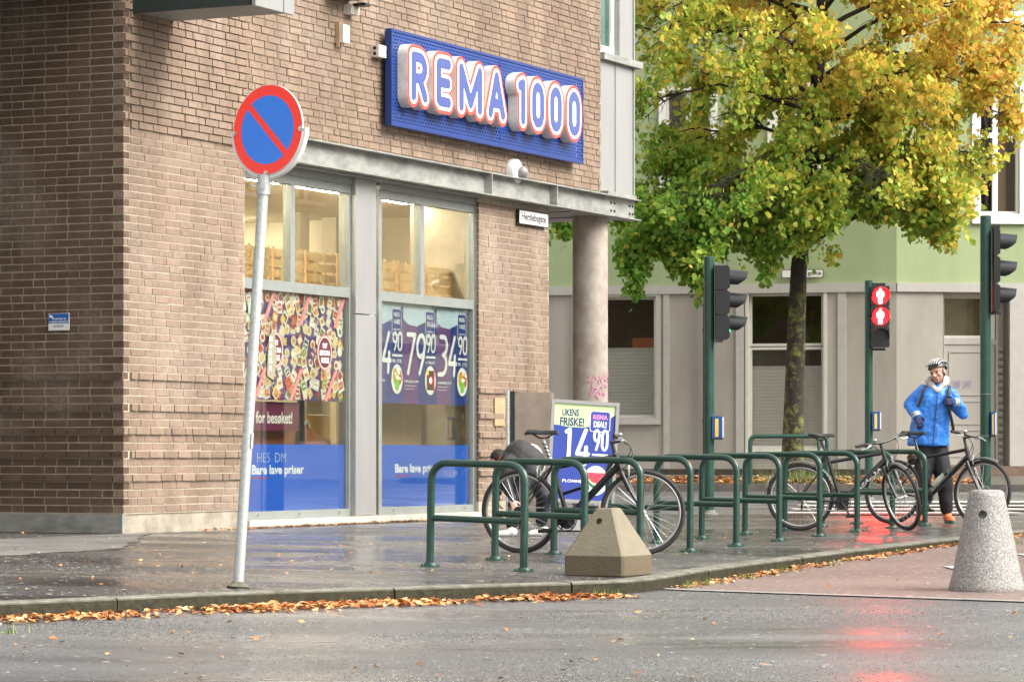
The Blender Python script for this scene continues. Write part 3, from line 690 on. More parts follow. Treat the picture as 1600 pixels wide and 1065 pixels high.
b.box(BT0-.5, 9.3, 3.2, 3.3, 2.95, 3.35); b.box(3.0, 3.2, 1.0, 1.1, .16, 3.8); b.build('interior_post', mat('post_cream', (.66, .60, .45), .6, var=.15, vs=1), shop)
# ---------------------------------------------------------------- stock and furniture behind the glass
def frame_at(t, out, h): return BM @ Matrix.Translation((t, -out, h))
b0 = thing('crate_shelf', 'slatted wooden crates on a high shelf inside the shop behind both windows', 'shelf', M=frame_at(5.6, 0, 2.70))
b = MB(); b.box(-2.9, 3.6, .33, .6, -.05, 0); b.build('shelf_board', M_wood, b0)
q = None
for i in range(9):
    s = MB(); x = -2.8+i*.7
    for k in range(3): s.box(x, x+.62, .36, .38, .03+k*.11, .11+k*.11)
    for xx in (x, x+.2, x+.4, x+.6): s.box(xx, xx+.025, .385, .41, 0, .36)
    s.build('crate', M_wood, b0)
b0 = thing('checkout_counter', 'curved brown counter with cream bags, low inside the left shop window', 'counter', M=frame_at(3.5, -.32, .16))
b = MB(); pts = [(-.7, 0), (1.15, 0), (1.12, .86), (.75, .95), (.45, 1.12), (-.7, 1.15)]
b.prism(pts, 0, .5); b.build('counter_front', mat('brown_leatherette', sr('9a5a38'), .6, var=.25), b0)
b = MB()
for x in (-.5, -.25, 0, .25, .5): b.tube([(x, -.01, 1.02), (x+.06, -.02, 1.08), (x+.12, -.02, 1.0)], .012, 6)
b.build('bag_handle', M_cream, b0)
b = MB(); b.box(.34, .46, -.05, -.02, 0, 1.7); b.build('dark_post', M_black, b0)
o = MB(); o.col = sr('e8b830'); o.box(-.28, .28, 0, .02, .0, .75); o.col = sr('efe0a8'); o.box(-.28, .28, 0, .02, .76, 1.5)
o = o.build('yellow_poster', M_print); o.matrix_world = frame_at(4.75, -.55, .55); tag(o, 'yellow and cream poster hanging inside the left shop window', 'poster')
P = Print(); P.rect(0, 1.35, 0, .3, sr('6e2748')); P.up(); P.text('Takk for besøket!', .1, 1.2, .07, .2, (.9, .9, .85))
o = P.mb.build('thank_you_banner', M_print); o.matrix_world = frame_at(2.33, -GY-.08, 1.12); tag(o, 'dark red banner thanking shoppers, low inside the left shop window', 'banner')
b0 = thing('freezer_display', 'pale upright display with dark panels inside the right shop window', 'display', M=frame_at(8.6, -.9, .16))
b = MB(); b.box(-.5, .5, 0, .5, 0, 1.9); b.build('cabinet', mat('display_cream', (.70, .60, .40), .5), b0)
b = MB(); b.box(-.45, -.05, -.02, 0, .2, 1.6); b.box(.05, .45, -.02, -.001, .2, 1.6); b.build('door', mat('display_dark', (.10, .08, .07), .3), b0)
b0 = MB(); b0.box(-.6, .5, 0, .3, 0, 1.9); o = b0.build('cardboard_stack', mat('kraft_board', (.62, .44, .24), .8, var=.2)); o.matrix_world = frame_at(7.0, -.7, .16); tag(o, 'tan cardboard display block behind the right shop window', 'display')
# ---------------------------------------------------------------- prints in the windows
# collage of groceries
gx0, gx1 = W1a+.076, W1b-.10; WW = gx1-gx0; HH = 2.555-1.44
P = Print(.0016); pur = sr('6d4f8e'); P.rect(0, WW, 0, HH, pur); rp = random.Random(21)
P.up(); P.rect(0, WW, HH-.10, HH, sr('b0553f')); 
cols = ['f5efe4', 'e9b46a', 'f2e2c0', 'c8433c', '7fa35a', 'e3c05c', 'f7f3ea', 'd98c55', '4a6b52', 'efe9dd', 'a83a44', '39508e', 'f0d9a6', 'e06a4a']
cols = [sr(c) for c in cols]; whites = [sr(c) for c in ('f2ecdf', 'eae0cc', 'f4f0e8', 'e6d6b8', 'dcd8d4')]
def quad(cx, cz, a, b_, an, c):
    ca, sa = math.cos(an), math.sin(an); P.poly([(cx+x*ca-z*sa, cz+x*sa+z*ca) for x, z in ((-a, -b_), (a, -b_), (a, b_), (-a, b_))], c)
n_x, n_z = 17, 10
for i in range(n_x):
    for j in range(n_z):
        cx = (i+.5+rp.uniform(-.3, .3))*WW/n_x; cz = (j+.5+rp.uniform(-.3, .3))*HH/n_z; cx = min(max(cx, .07), WW-.07); cz = min(max(cz, .07), HH-.07)
        a = rp.uniform(.045, .062); b_ = rp.uniform(.05, .07); an = rp.uniform(-.7, .7); P.y = -.0016*(2+(i*3+j*5) % 9*1.0)
        c = rp.choice(whites if rp.random() < .7 else cols)
        if rp.random() < .22:
            P.ell(cx, cz, a, a, c, 14); P.y -= .0005; P.ell(cx, cz, a*.55, a*.5, rp.choice(cols), 10)
        else:
            quad(cx, cz, a, b_, an, c); P.y -= .0004; quad(cx, cz, a*.72, b_*.6, an, rp.choice(cols)); P.y -= .0003; quad(cx, cz, a*.5, b_*.16, an, rp.choice(cols))
P.y = -.020
for sx in (.25, 1.0, 1.75):
    P.poly([(sx, 0), (sx+.07, 0), (sx+.30, .33), (sx+.23, .33)], sr('d98a8a')); P.poly([(sx+.2, HH-.33), (sx+.27, HH-.33), (sx+.48, HH), (sx+.41, HH)], sr('d98a8a'))
for cx, cc in ((.30*WW+.05, 'e9e2c8'), (.80*WW, '8e4a4c')):
    cz = HH*.46
    P.y = -.022; P.ell(cx, cz, .165, .19, sr('d98a88')); P.up(); P.ell(cx, cz, .148, .172, (.62, .56, .52)); P.up(); P.ell(cx, cz, .138, .162, sr('5a2c36')); P.up()
    P.text('DET', cx-.05, cx+.05, cz+.05, cz+.10, (.85, .83, .8), .03); P.text('BESTE FRA', cx-.115, cx+.115, cz-.03, cz+.025, (.85, .83, .8), .03); P.text('NORGE', cx-.085, cx+.085, cz-.11, cz-.05, (.85, .83, .8), .03)
P.y = -.030; tape = sr('8f8c76')
P.poly([(.24*WW, .24), (.30*WW, .20), (.33*WW, .38), (.31*WW, .72), (.26*WW, .66), (.245*WW, .45)], tape); P.up()
for i, ch in enumerate('NORSK'): P.text(ch, .262*WW, .285*WW, .60-i*.075, .65-i*.075, (.9, .9, .88), .03)
o = P.mb.build('grocery_poster', M_print); o.matrix_world = frame_at(gx0, -GY-.02, 1.44); tag(o, 'colourful grocery collage poster with round badges inside the left window', 'poster')
# price posters in the right window
hx0, hx1 = W2a+.076, W2b-.09; WW = hx1-hx0; navy = sr('27408c'); plum = sr('6d4a86'); whitec = (.86, .88, .88)
def price_poster(x0, x1, big, small, tagw, unit, bg, side, food, name, lab):
    P = Print(.0015); w_ = x1-x0; P.rect(0, w_, 0, HH, bg); P.up(); P.rect(0, w_*.45, 0, HH*.86, side); P.up()
    P.poly([(0, HH-.17), (w_*.15, HH-.23), (w_*.4, HH-.245), (w_*.7, HH-.18), (w_*.99, HH-.02), (w_*.99, HH), (0, HH)], sr('c3d6e2')); P.up()
    cx = w_*.80; P.rrect(cx-.115, cx+.115, HH-.36, HH-.06, .03, whitec); P.up(); P.rrect(cx-.105, cx+.105, HH-.35, HH-.07, .025, navy); P.up()
    P.text(tagw[0], cx-.075, cx+.075, HH-.155, HH-.105, whitec, .03); P.text(tagw[1], cx-.075, cx+.075, HH-.235, HH-.18, whitec, .03)
    P.scrawl([(cx-.08+.016*i, HH-.30+(.012 if i % 2 else 0)) for i in range(11)], .004, whitec)
    P.num(big, w_*.02, w_*.62, .32, .80, .026, whitec, .6, .12); P.num(small, w_*.66, w_*.96, .58, .80, .014, whitec, .5, .06)
    P.up(); P.rect(w_*.66, w_*.96, .52, .545, whitec); P.text(unit, w_*.66, w_*.95, .45, .49, whitec, .02)
    P.text(name, .02*w_, .45*w_, .235, .265, whitec, .02); P.rect(.02*w_, .36*w_, .20, .206, whitec); P.rect(.02*w_, .30*w_, .165, .17, whitec)
    fx, fz = w_*.80, .27; P.ell(fx, fz, .135, .165, (.9, .9, .88)); P.up()
    if food == 'box':
        P.rrect(fx-.09, fx+.09, fz-.11, fz+.11, .02, sr('4a2524')); P.up(); P.ell(fx, fz, .05, .05, sr('c5433c')); P.up(); P.ell(fx, fz, .035, .035, whitec); P.rect(fx+.07, fx+.095, fz-.12, fz+.12, sr('c33a30')); P.rect(fx-.095, fx-.05, fz+.06, fz+.12, sr('e4c13c'))
    else:
        P.ell(fx-.04, fz+.03, .055, .09, sr('e8b23c')); P.ell(fx+.065, fz+.02, .045, .08, sr('c9452f')); P.up(); P.ell(fx, fz-.03, .055, .10, sr('6fae3e')); P.up(); P.ell(fx, fz+.02, .035, .025, sr('dfe8c2'))
        for q in range(7): P.ell(fx+rp.uniform(-.08, .08), fz+rp.uniform(0, .11), .018, .018, rp.choice(cols), 8); P.y -= .0003
    o = P.mb.build('price_poster', M_print); o.matrix_world = frame_at(x0, -GY-.015, 1.44); tag(o, lab, 'poster', 'price posters in the right shop window')
d = WW/2.55; X1 = hx0+WW*.275; X2 = hx0+WW*.64
price_poster(X1-.80, X1-.004, '34', '90', ('PARTI-', 'VARE!'), 'PR. STK', sr('3a4d96'), sr('6d5a96'), 'salad', 'SUSHI MIX', 'price poster reading 34 90, first from the left, edge of right window')
price_poster(X1, X2-.004, '79', '90', ('PALLE-', 'SALG!'), '+ PANT', navy, plum, 'box', 'PEPSI MAX 4PK', 'price poster reading 79 90 with dark drinks box, middle of right window')
price_poster(X2, hx1-.0, '34', '90', ('PARTI-', 'VARE!'), 'PR. STK', navy, plum, 'salad', 'SUMMER ICE', 'price poster reading 34 90 with green salad bowl, next to brick pier')
# blue films
blue = sr('2c6ad8')
def film(x0, x1, tx, lab, grf, und):
    P = Print(); w_ = x1-x0; P.rect(0, w_, 0, .685, blue); P.up()
    P.text('Bare', tx, tx+.31, .375, .475, (.9, .92, .95), .035); P.text('lave priser', tx+.36, tx+1.08, .375-.026, .475, (.9, .92, .95), .03)
    P.rect(tx, tx+.31, .335, .348, sr('c8344e'))
    P.up()
    P.text(grf[0], grf[1], grf[2], grf[3], grf[4], (.55, .66, .86), -.012)
    o = P.mb.build('window_film', M_print); o.matrix_world = frame_at(x0, -GY-.012, .295); tag(o, lab, 'window film', 'blue films along the foot of the shop windows')
film(gx0, W1b-.078, .25, 'blue window film with scribbles above the slogan, left shop window', ('BU  HES  DM', .06, .95, .50, .60), 0)
film(W2a+.076, W2b-.078, .42, 'blue window film partly behind the first bicycle rack, right shop window', ('TULIP', 1.60, 1.95, .32, .39), 0)
# ---------------------------------------------------------------- the big shop sign
OP, OF = .16, .285
s0, s1 = ft(611, OP), ft(911, OP); sz0, sz1 = 4.452, 5.505
sg = thing('shop_sign', 'large blue perforated sign board with white rimmed illuminated lettering above the beam', 'sign', M=frame_at(s0, 0, sz0)); SW, SH = s1-s0, sz1-sz0
m, t, b_ = newmat('perforated_blue_metal'); N = t.nodes; L = t.links; tc = N.new('ShaderNodeTexCoord'); sp = N.new('ShaderNodeSeparateXYZ'); L.new(tc.outputs['Object'], sp.inputs[0])
def mth(op, a, b2=None, c=None):
    n = N.new('ShaderNodeMath'); n.operation = op
    for i, v in enumerate((a, b2, c)):
        if v is None: continue
        if isinstance(v, (int, float)): n.inputs[i].default_value = v
        else: L.new(v, n.inputs[i])
    return n.outputs[0]
pz = mth('MULTIPLY', sp.outputs[2], 26.0); px_ = mth('MULTIPLY', sp.outputs[0], 15.0); rowi = mth('FLOOR', pz)
sh = mth('MULTIPLY', mth('MODULO', rowi, 2.0), .5); fx = mth('SUBTRACT', mth('FRACT', mth('ADD', px_, sh)), .5); fz = mth('SUBTRACT', mth('FRACT', pz), .5)
dd = mth('ADD', mth('MULTIPLY', fx, fx), mth('MULTIPLY', fz, fz)); hole = mth('LESS_THAN', dd, .075)
b_.inputs['Base Color'].default_value = (*sr('1d3d84'), 1); b_.inputs['Roughness'].default_value = .4
tr = N.new('ShaderNodeBsdfTransparent'); ms = N.new('ShaderNodeMixShader'); L.new(hole, ms.inputs[0]); L.new(b_.outputs[0], ms.inputs[1]); L.new(tr.outputs[0], ms.inputs[2]); L.new(ms.outputs[0], N['Material Output'].inputs[0])
M_perf = m; M_sblue = mat('sign_blue', sr('173476'), .4, var=.08)
for a, c in ((0.03, SW*.535-.006), (SW*.535+.006, SW-.03)):
    b = MB(); b.add([(a, -OP, .03), (c, -OP, .03), (c, -OP, SH-.03), (a, -OP, SH-.03)], [(0, 1, 2, 3)]); b.build('perforated_panel', M_perf, sg)
b = MB(); b.box(0, .03, -OP-.006, -.09, 0, SH); b.box(SW-.03, SW, -OP-.006, -.09, 0, SH); b.box(.03, SW-.03, -OP-.0065, -.09, 0, .03); b.box(.03, SW-.03, -OP-.0065, -.09, SH-.03, SH); b.box(SW*.535-.006, SW*.535+.006, -OP-.004, -.10, .03, SH-.03)
b.build('sign_frame', M_sblue, sg)
b = MB(); b.box(.03, SW-.03, -.075, -.07, .03, SH-.03); b.build('backing_sheet', mat('sign_back_navy', sr('16234f'), .7), sg)
b = MB()
for x in (.3, 1.9, 3.4, 4.9):
    for z in (.12, SH-.14): b.box(x, x+.05, -.09, .0, z, z+.05)
b.build('bracket', M_galv, sg)
M_ret = mat('letter_return', (.74, .71, .64), .45, vs=8, c2=(.60, .56, .48)); M_lred = mat('letter_red', sr('dc4a3e'), .4, var=.04); M_lwhite = mat('letter_white', (.82, .82, .84), .35, var=.03); M_lblue = mat('letter_blue', sr('45548f'), .35, var=.05)
lets = [('R', 641.8, 667.7), ('E', 681, 705), ('M', 716.5, 752), ('A', 762, 788), ('1', 808.6, 819.5), ('0', 830.5, 849), ('0', 858.8, 876.6), ('0', 887.5, 905.2)]
zb, zt_ = 4.745-sz0, 5.28-sz0
for ch, xa, xb in lets:
    a = ft(xa, OF)-s0+.055; c = ft(xb, OF)-s0-.055
    if ch == '1': c = a+(c-a)/.55
    rb_, rw, rc = .134, .096, .056
    q = MB(); sdf_mesh(q, GL[ch], rb_, a, c, zb+.055, zt_-.055, -OP-.002, -OF, res=.018); lt = q.build('letter', M_ret, sg)
    for nm, rad, yy, mm in (('letter_outline', rb_-.002, -OF-.004, M_lred), ('letter_border', rw, -OF-.008, M_lwhite), ('letter_core', rc, -OF-.012, M_lblue)):
        q = MB(); sdf_mesh(q, GL[ch], rad, a, c, zb+.055, zt_-.055, yy+.004, yy, res=.014); q.build(nm, mm, lt)
# ---------------------------------------------------------------- small things on the facade
def street_sign(nm, txt, Mx, w_, h, lab, x0=.08):
    s = thing(nm, lab, 'sign', M=Mx); b = MB(); b.box(0, w_, -.02, 0, 0, h); b.build('plate', M_black, s)
    P = Print(); P.y = -.022; P.rrect(.012, w_-.012, .012, h-.012, .012, (.80, .80, .78)); P.up(); P.text(txt, w_*x0, w_*.92, h*.14, h*.82, (.01, .01, .01), .026); P.mb.build('lettering', M_signface, s); return s
t0, t1 = ft(811, .05), ft(856.5, .05); street_sign('street_name_sign', 'Herslebsgate', frame_at(t0, .03, 3.615), t1-t0, .175, 'white street name plate reading Herslebsgate on the brick pier')
cm = thing('dome_camera', 'white dome security camera on brick just above the steel beam', 'camera', M=frame_at(ft(808, .1), .02, fh(808, 268, .1)))
b = MB(); RX = Matrix.Rotation(math.pi/2, 4, 'X'); b.lathe([(.15, 0), (.155, .03), (.14, .09), (.10, .11)], 24, (0, 0, 0), RX); b.build('housing', M_white, cm, smooth=True)
b = MB(); b.sphere((0.03, -.13, -.01), .075); b.build('dome', mat('smoked_dome', (.25, .25, .25), .15), cm, smooth=True)
for nm, px, py, w_, h, cat, lab in (('sensor_box', 521, 53, .14, .19, 'sensor', 'small cream sensor box on upper brick wall left of the sign'), ('junction_box', 577, 80, .17, .13, 'junction box', 'white junction box with cable running to the blue sign'), ('floodlight', 534, 15, .18, .10, 'lamp', 'small white lamp hanging at the top of the brick wall')):
    s = thing(nm, lab, cat, M=frame_at(ft(px, .0), .018, fh(px, py)))
    b = MB(); b.box(0, w_, -.10, 0, -h/2, h/2); b.box(.015, w_-.015, -.108, -.1, -h/2+.015, h/2-.015); b.build('casing', M_cream, s)
    if nm == 'junction_box':
        b = MB(); b.tube([(w_, -.06, -.02), (w_+.2, -.05, -.03), (s0-ft(px)+.02, -.07, -.05)], .012, 6); b.build('cable', M_white, s)
        b = MB(); b.lathe([(.02, 0), (.02, .006)], 10, (-.001, -.05, .03), Matrix.Rotation(-math.pi/2, 4, 'Y')); b.lathe([(.02, 0), (.02, .006)], 10, (-.001, -.05, -.03), Matrix.Rotation(-math.pi/2, 4, 'Y')); b.build('gland', M_black, s)
    elif nm == 'floodlight':
        b = MB(); b.box(.03, w_-.03, -.25, -.1, .03, .06); b.build('arm', M_black, s)
    else:
        b = MB(); b.box(-.008, 0, -.06, -.02, -h/2-.05, h/2+.03); b.build('mounting_plate', M_tan, s)
# camera notice on the side wall: local frame x right as seen, wall plane x=0 of BM
LM = BM @ Matrix.Translation((-.012, 0, 0)) @ Matrix.Rotation(-math.pi/2, 4, 'Z')      # x -> -y(building): rightwards for the viewer
dpl = (193-77)/140.8; zl = 30.0
s = thing('camera_notice', 'small blue and white camera notice on the side brick wall', 'sign', M=LM @ Matrix.Translation((-dpl*1.01, 0, CZ+(HY-517)/F*29.7)))
wn, hn = .235, .165
b = MB(); b.box(0, wn, -.006, 0, 0, hn); b.build('plate', M_white, s)
P = Print(); P.y = -.008; P.rect(.004, wn-.004, hn*.42, hn-.004, sr('2d62a8')); P.rect(.004, wn-.004, .004, hn*.42-.001, (.75, .75, .74)); P.up()
P.poly([(.01, hn-.012), (.05, hn-.022), (.06, hn-.05), (.05, hn-.045), (.055, hn-.07), (.04, hn-.04), (.02, hn-.045)], (.85, .85, .85))
P.text('OMRÅDET ER', .06, wn-.03, hn*.62, hn*.75, (.85, .85, .85)); P.text('KAMERAOVERVÅKET', .02, wn-.015, hn*.46, hn*.58, (.85, .85, .85)); P.text('HELE DØGNET', .06, wn-.06, hn*.2, hn*.33, (.15, .2, .35))
P.mb.build('lettering', M_signface, s)
# ---------------------------------------------------------------- things by the pier
s = thing('steel_cabinet', 'flat brushed steel cabinet with dark post standing against the brick pier', 'cabinet', loc=(0, 0, 0))
p = at(800, 700, 33.6); s.location = (p.x, p.y, Zg(p.x, p.y)); s.rotation_euler = (0, 0, R(-8))
b = MB(); b.box(.03, .42, 0, .30, .02, 1.42); b.build('casing', mat('brushed_steel', (.40, .33, .27), .25, .45, vs=3, c2=(.28, .23, .19)), s)
b = MB(); b.box(-.02, .028, -.01, .3, 0, 1.435); b.build('edge_post', M_black, s)
b = MB(); b.tube([(-.045, -.02, 0), (-.045, -.02, 1.44)], .02); b.build('pipe', M_galvp, s, smooth=True)
o = MB(); o.box(0, .27, -.015, 0, 0, .33); o = o.build('plywood_patch', M_tan); o.matrix_world = frame_at(ft(771), .006, fh(771, 665)); tag(o, 'small stained plywood patch screwed to the brick pier', 'panel')
# A-board
ab = thing('sandwich_board', 'upright pavement sign with green and blue price poster leaning behind the bicycle', 'sign'); pz_ = 31.2
p = at(851, 700, pz_); ab.location = (p.x-.005, p.y, Zg(p.x, p.y)); ab.rotation_euler = (0, R(3.2), R(16))
AW, AH, a0 = .715, 1.03, .30
b = MB(); fwid = .035
b.box(0, fwid, -.03, 0, a0, a0+AH); b.box(AW-fwid, AW, -.03, 0, a0, a0+AH); b.box(fwid, AW-fwid, -.031, 0, a0, a0+fwid); b.box(fwid, AW-fwid, -.031, 0, a0+AH-fwid, a0+AH); b.build('sign_frame', M_clad, ab)
b = MB(); b.box(.08, AW-.08, -.16, .16, .03, .13); b.build('base', mat('grey_base', (.35, .35, .35), .6), ab)
b = MB(); 
for x in (.2, AW-.2): b.tube([(x, 0, .13), (x, -.01, a0)], .025)
b.build('spring', M_chrome, ab)
b = MB()
for x in (.12, AW-.12): b.lathe([(.04, -.02), (.04, .02)], 14, (x, .17, .04), Matrix.Rotation(math.pi/2, 4, 'Y'))
b.build('wheel', M_rubber, ab)
P = Print(.0012); P.y = -.012; x0, x1, z0, z1 = fwid, AW-fwid, a0+fwid, a0+AH-fwid; pw, ph = x1-x0, z1-z0; nb = sr('2b429a')
P.rect(x0, x1, z0, z1, nb); P.up()
P.poly([(x0, z1), (x0, z1-.215), (x0+.15, z1-.235), (x0+.3, z1-.235), (x0+.48, z1-.20), (x1, z1-.09), (x1, z1)], sr('c6e0a6')); P.up()
P.text('UKENS', x0+.085, x0+.26, z1-.125, z1-.055, sr('27356e'), .03); P.text('FRISKE!', x0+.065, x0+.32, z1-.225, z1-.14, sr('27356e'), .03)
P.rrect(x1-.265, x1-.05, z1-.27, z1-.06, .03, (.85, .86, .9)); P.up(); P.rrect(x1-.258, x1-.057, z1-.263, z1-.067, .025, nb); P.up()
P.text('REMA', x1-.235, x1-.08, z1-.145, z1-.095, sr('d88ac0'), .04); P.text('DEAL!', x1-.225, x1-.09, z1-.225, z1-.16, (.88, .88, .9), .04)
P.num('1', x0+.12, x0+.22, z0+.34, z0+.72, .020, (.85, .87, .92)); P.num('4', x0+.235, x0+.39, z0+.34, z0+.72, .020, (.85, .87, .92), sl=.05); P.num('90', x0+.42, x0+.585, z0+.50, z0+.72, .013, (.85, .87, .92), .6)
P.rect(x0+.42, x0+.585, z0+.45, z0+.47, (.85, .87, .92)); P.text('PR. STK', x0+.43, x0+.57, z0+.40, z0+.43, (.85, .87, .92), .02); P.text('PLOMME', x0+.12, x0+.33, z0+.17, z0+.20, (.85, .87, .92), .02)
P.ell(x0+.47, z0+.20, .13, .15, (.75, .86, .9)); P.up(); P.poly(arc(x0+.48, z0+.27, .12, .15, 180, 360, 14), sr('2f6b4a')); P.up(); P.poly(arc(x0+.48, z0+.275, .105, .125, 180, 360, 14), sr('cfe0b0')); P.up(); P.poly(arc(x0+.48, z0+.28, .10, .105, 180, 360, 14), sr('d8455a')); P.up(); [P.ell(x0+.48+dx_, z0+.25-dz_, .005, .009, (.03, .02, .02), 8) for dx_, dz_ in ((-.06, 0), (-.02, .02), (.03, .0), (.06, .02), (0, .05))]
P.mb.build('poster', M_print, ab)
# ---------------------------------------------------------------- the green house across the side street
GZ = 64.0; GC = Vector(((1401-HX)/F*GZ, GZ, 0)); gL, gR = R(-12), R(7.5)
house = thing('green_house', 'pale green rendered corner house with grey ground floor behind the tree', 'building', loc=GC)
def gx(px, a): o = px-HX; return (o*GC.y-F*GC.x)/(F*math.cos(a)-o*math.sin(a))
def gz(px, py, a): x = gx(px, a); return CZ+(HY-py)*(GC.y+x*math.sin(a))/F
ML, MR = Matrix.Rotation(gL, 4, 'Z'), Matrix.Rotation(gR, 4, 'Z')
BASE, BE0, BE1, TOP = .30, 4.22, 4.41, 13
BE0 = gz(1401, 455.5, gL); BE1 = gz(1401, 441.6, gL)
def openings_wall(b, x0, x1, z0, z1, ops, y0=0.0, y1=.35):
    """wall from x0..x1, z0..z1 with rectangular openings (a, b, c, d), boxes only"""
    xs = sorted(set([x0, x1]+[v for o in ops for v in o[:2] if x0 < v < x1]))
    for a, c in zip(xs[:-1], xs[1:]):
        cuts = sorted([(max(o[2], z0), min(o[3], z1)) for o in ops if o[0] <= a+1e-6 and o[1] >= c-1e-6 and o[3] > z0 and o[2] < z1]); z = z0
        for p, q in cuts:
            if p > z: b.box(a, c, y0, y1, z, p)
            z = max(z, q)
        if z < z1: b.box(a, c, y0, y1, z, z1)
wA = (gx(902, gL), gx(1025, gL), gz(950, 652, gL), gz(950, 464, gL))
wB = (gx(1170, gL), gx(1287, gL), gz(1230, 700, gL), gz(1230, 458, gL))
wD = (gx(1475, gR), gx(1574, gR), .62, BE0-.02)
wU = (gx(1530, gR), gx(1593, gR), gz(1560, 334, gR), gz(1560, 136, gR))
wV = (wU[0], wU[1], gz(1560, 22, gR), 9.9)
wLu = [(gx(a, gL), gx(c, gL), wU[2], wU[3]) for a, c in ((1040, 1110), (1210, 1280))]
b = MB(ML); openings_wall(b, -14, 0, BASE+.25, BE0, [wA, wB]); b.build('wall', M_ggrey, house)
b = MB(ML); openings_wall(b, -14, 0, BE1, TOP, wLu); b.build('wall', M_ggreen, house)
b = MB(MR); openings_wall(b, 0, 9, BASE+.25, BE0, [wD]); b.build('wall', M_ggrey, house)
b = MB(MR); openings_wall(b, 0, 9, BE1, TOP, [wU, wV]); b.build('wall', M_ggreen, house)
b = MB(ML); b.box(-14, -.003, -.05, .35, BE0, BE1); b.M = MR; b.box(.003, 9, -.05, .35, BE0, BE1); b.build('belt_course', M_gtrim, house)
b = MB(ML); b.box(-14, 0, -.02, .35, -.2, BASE+.25); b.M = MR; b.box(0, wD[0], -.02, .35, -.2, BASE+.25); b.box(wD[1], 9, -.02, .35, -.2, BASE+.25); b.build('plinth', M_gdark, house)
def gwin(M_, o, parts, frame_m, blind=None, casing=.10, cm=None, depth=.12, rail=True):
    x0, x1, z0, z1 = o; b = MB(M_)
    b.box(x0-casing, x0, -.035, .05, z0-casing, z1+casing*.6); b.box(x1, x1+casing, -.035, .05, z0-casing, z1+casing*.6); b.box(x0, x1, -.034, .05, z1, z1+casing*.6); b.box(x0-casing, x1+casing, -.07, .05, z0-casing-.05, z0-casing); b.box(x0, x1, -.0345, .05, z0-casing, z0)
    root = b.build('window', cm or frame_m, house)
    f = MB(M_); s = .055
    for (a, c, p, q) in parts:
        f.box(a, a+s, depth-.05, depth+.03, p, q); f.box(c-s, c, depth-.05, depth+.03, p, q); f.box(a+s, c-s, depth-.051, depth+.03, p, p+s); f.box(a+s, c-s, depth-.051, depth+.03, q-s, q)
    f.build('frame', frame_m, root)
    for (a, c, p, q) in parts:
        g = MB(M_); g.box(a+s, c-s, depth-.004, depth, p+s, q-s); g.build('pane', M_glassf, root)
    if blind:
        q = MB(M_); n = int((blind[1]-blind[0])/.035); vs = []
        for i in range(n+1):
            z = blind[0]+(blind[1]-blind[0])*i/n; y = depth+.06+(.004 if i % 2 else 0); vs += [(x0+.03, y, z), (x1-.03, y, z)]
        q.add(vs, [(2*i, 2*i+1, 2*i+3, 2*i+2) for i in range(n)]); q.box(x0+.03, x1-.03, depth+.05, depth+.08, blind[1], blind[1]+.025); q.build('blind', M_blind, root)
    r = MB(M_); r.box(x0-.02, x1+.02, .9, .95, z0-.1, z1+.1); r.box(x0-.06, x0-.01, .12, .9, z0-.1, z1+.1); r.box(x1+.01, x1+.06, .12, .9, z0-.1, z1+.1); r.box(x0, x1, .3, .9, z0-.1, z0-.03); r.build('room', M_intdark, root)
    return root
za = gz(950, 545, gL)
rA = gwin(ML, wA, [(wA[0], wA[1], wA[2], wA[3])], M_wpaint, (wA[2]+.05, za), cm=M_gtrim)
b = MB(ML); b.box(wA[1]-.62, wA[1]-.12, .7, .75, za-.2, za+.25); b.build('orange_board', emis('orange_emissive', sr('b0602c'), .04), rA)  # orange-brown board inside the window, faintly emissive
zt = gz(1230, 541, gL); zb_ = gz(1230, 573, gL)
gwin(ML, wB, [(wB[0], wB[1], zt+.01, wB[3]), (wB[0], wB[1], wB[2], zt-.01)], M_wpaint, (wB[2]+.03, zb_), cm=M_wpaint, casing=.07)
for o in wLu: gwin(ML, o, [(o[0], (o[0]+o[1])/2, o[2], o[3]), ((o[0]+o[1])/2, o[1], o[2], o[3])], M_whitew, None, cm=M_whitew, casing=.14)
for o in (wU, wV):
    xm = o[0]+(o[1]-o[0])*.42; zm = o[2]+(o[3]-o[2])*.62
    gwin(MR, o, [(o[0], xm, o[2], zm), (o[0], xm, zm, o[3]), (xm, o[1]-.0, o[2], zm), (xm, o[1]-.0, zm, o[3])], M_whitew, None, cm=M_whitew, casing=.16)
b = MB(MR); c1_, c2_ = wU[0]+(wU[1]-wU[0])*.5, wU[1]-.08
b.add([(c1_, .2, wU[2]+.05), (c1_+.2, .22, wU[2]+.05), (c1_+.2, .2, wU[3]), (c1_, .22, wU[3])], [(0, 1, 2, 3)]); b.build('curtain', mat('tan_curtain', (.30, .18, .10), .8), house)
# pilaster strips, drain pipe
for a, c in ((1150, 1163), (1309, 1322), (1037, 1046)): b = MB(ML); b.box(gx(a, gL), gx(c, gL), -.03, .0, BASE+.25, BE0); b.build('pilaster', M_gtrim, house)
b = MB(MR); b.box(gx(1576, gR), gx(1640, gR), -.10, .0, BASE+.1, BE0); b.build('pilaster', M_gtrim, house)
b = MB(ML); x = gx(1103, gL); b.tube([(x, -.10, BASE+.1), (x, -.10, TOP)], .052); 
for z in (1.5, 3.4, 5.4, 7.4): b.tube([(x, -.10, z), (x, -.10, z+.07)], .062)
b.build('drain_pipe', M_pipe, house, smooth=True)
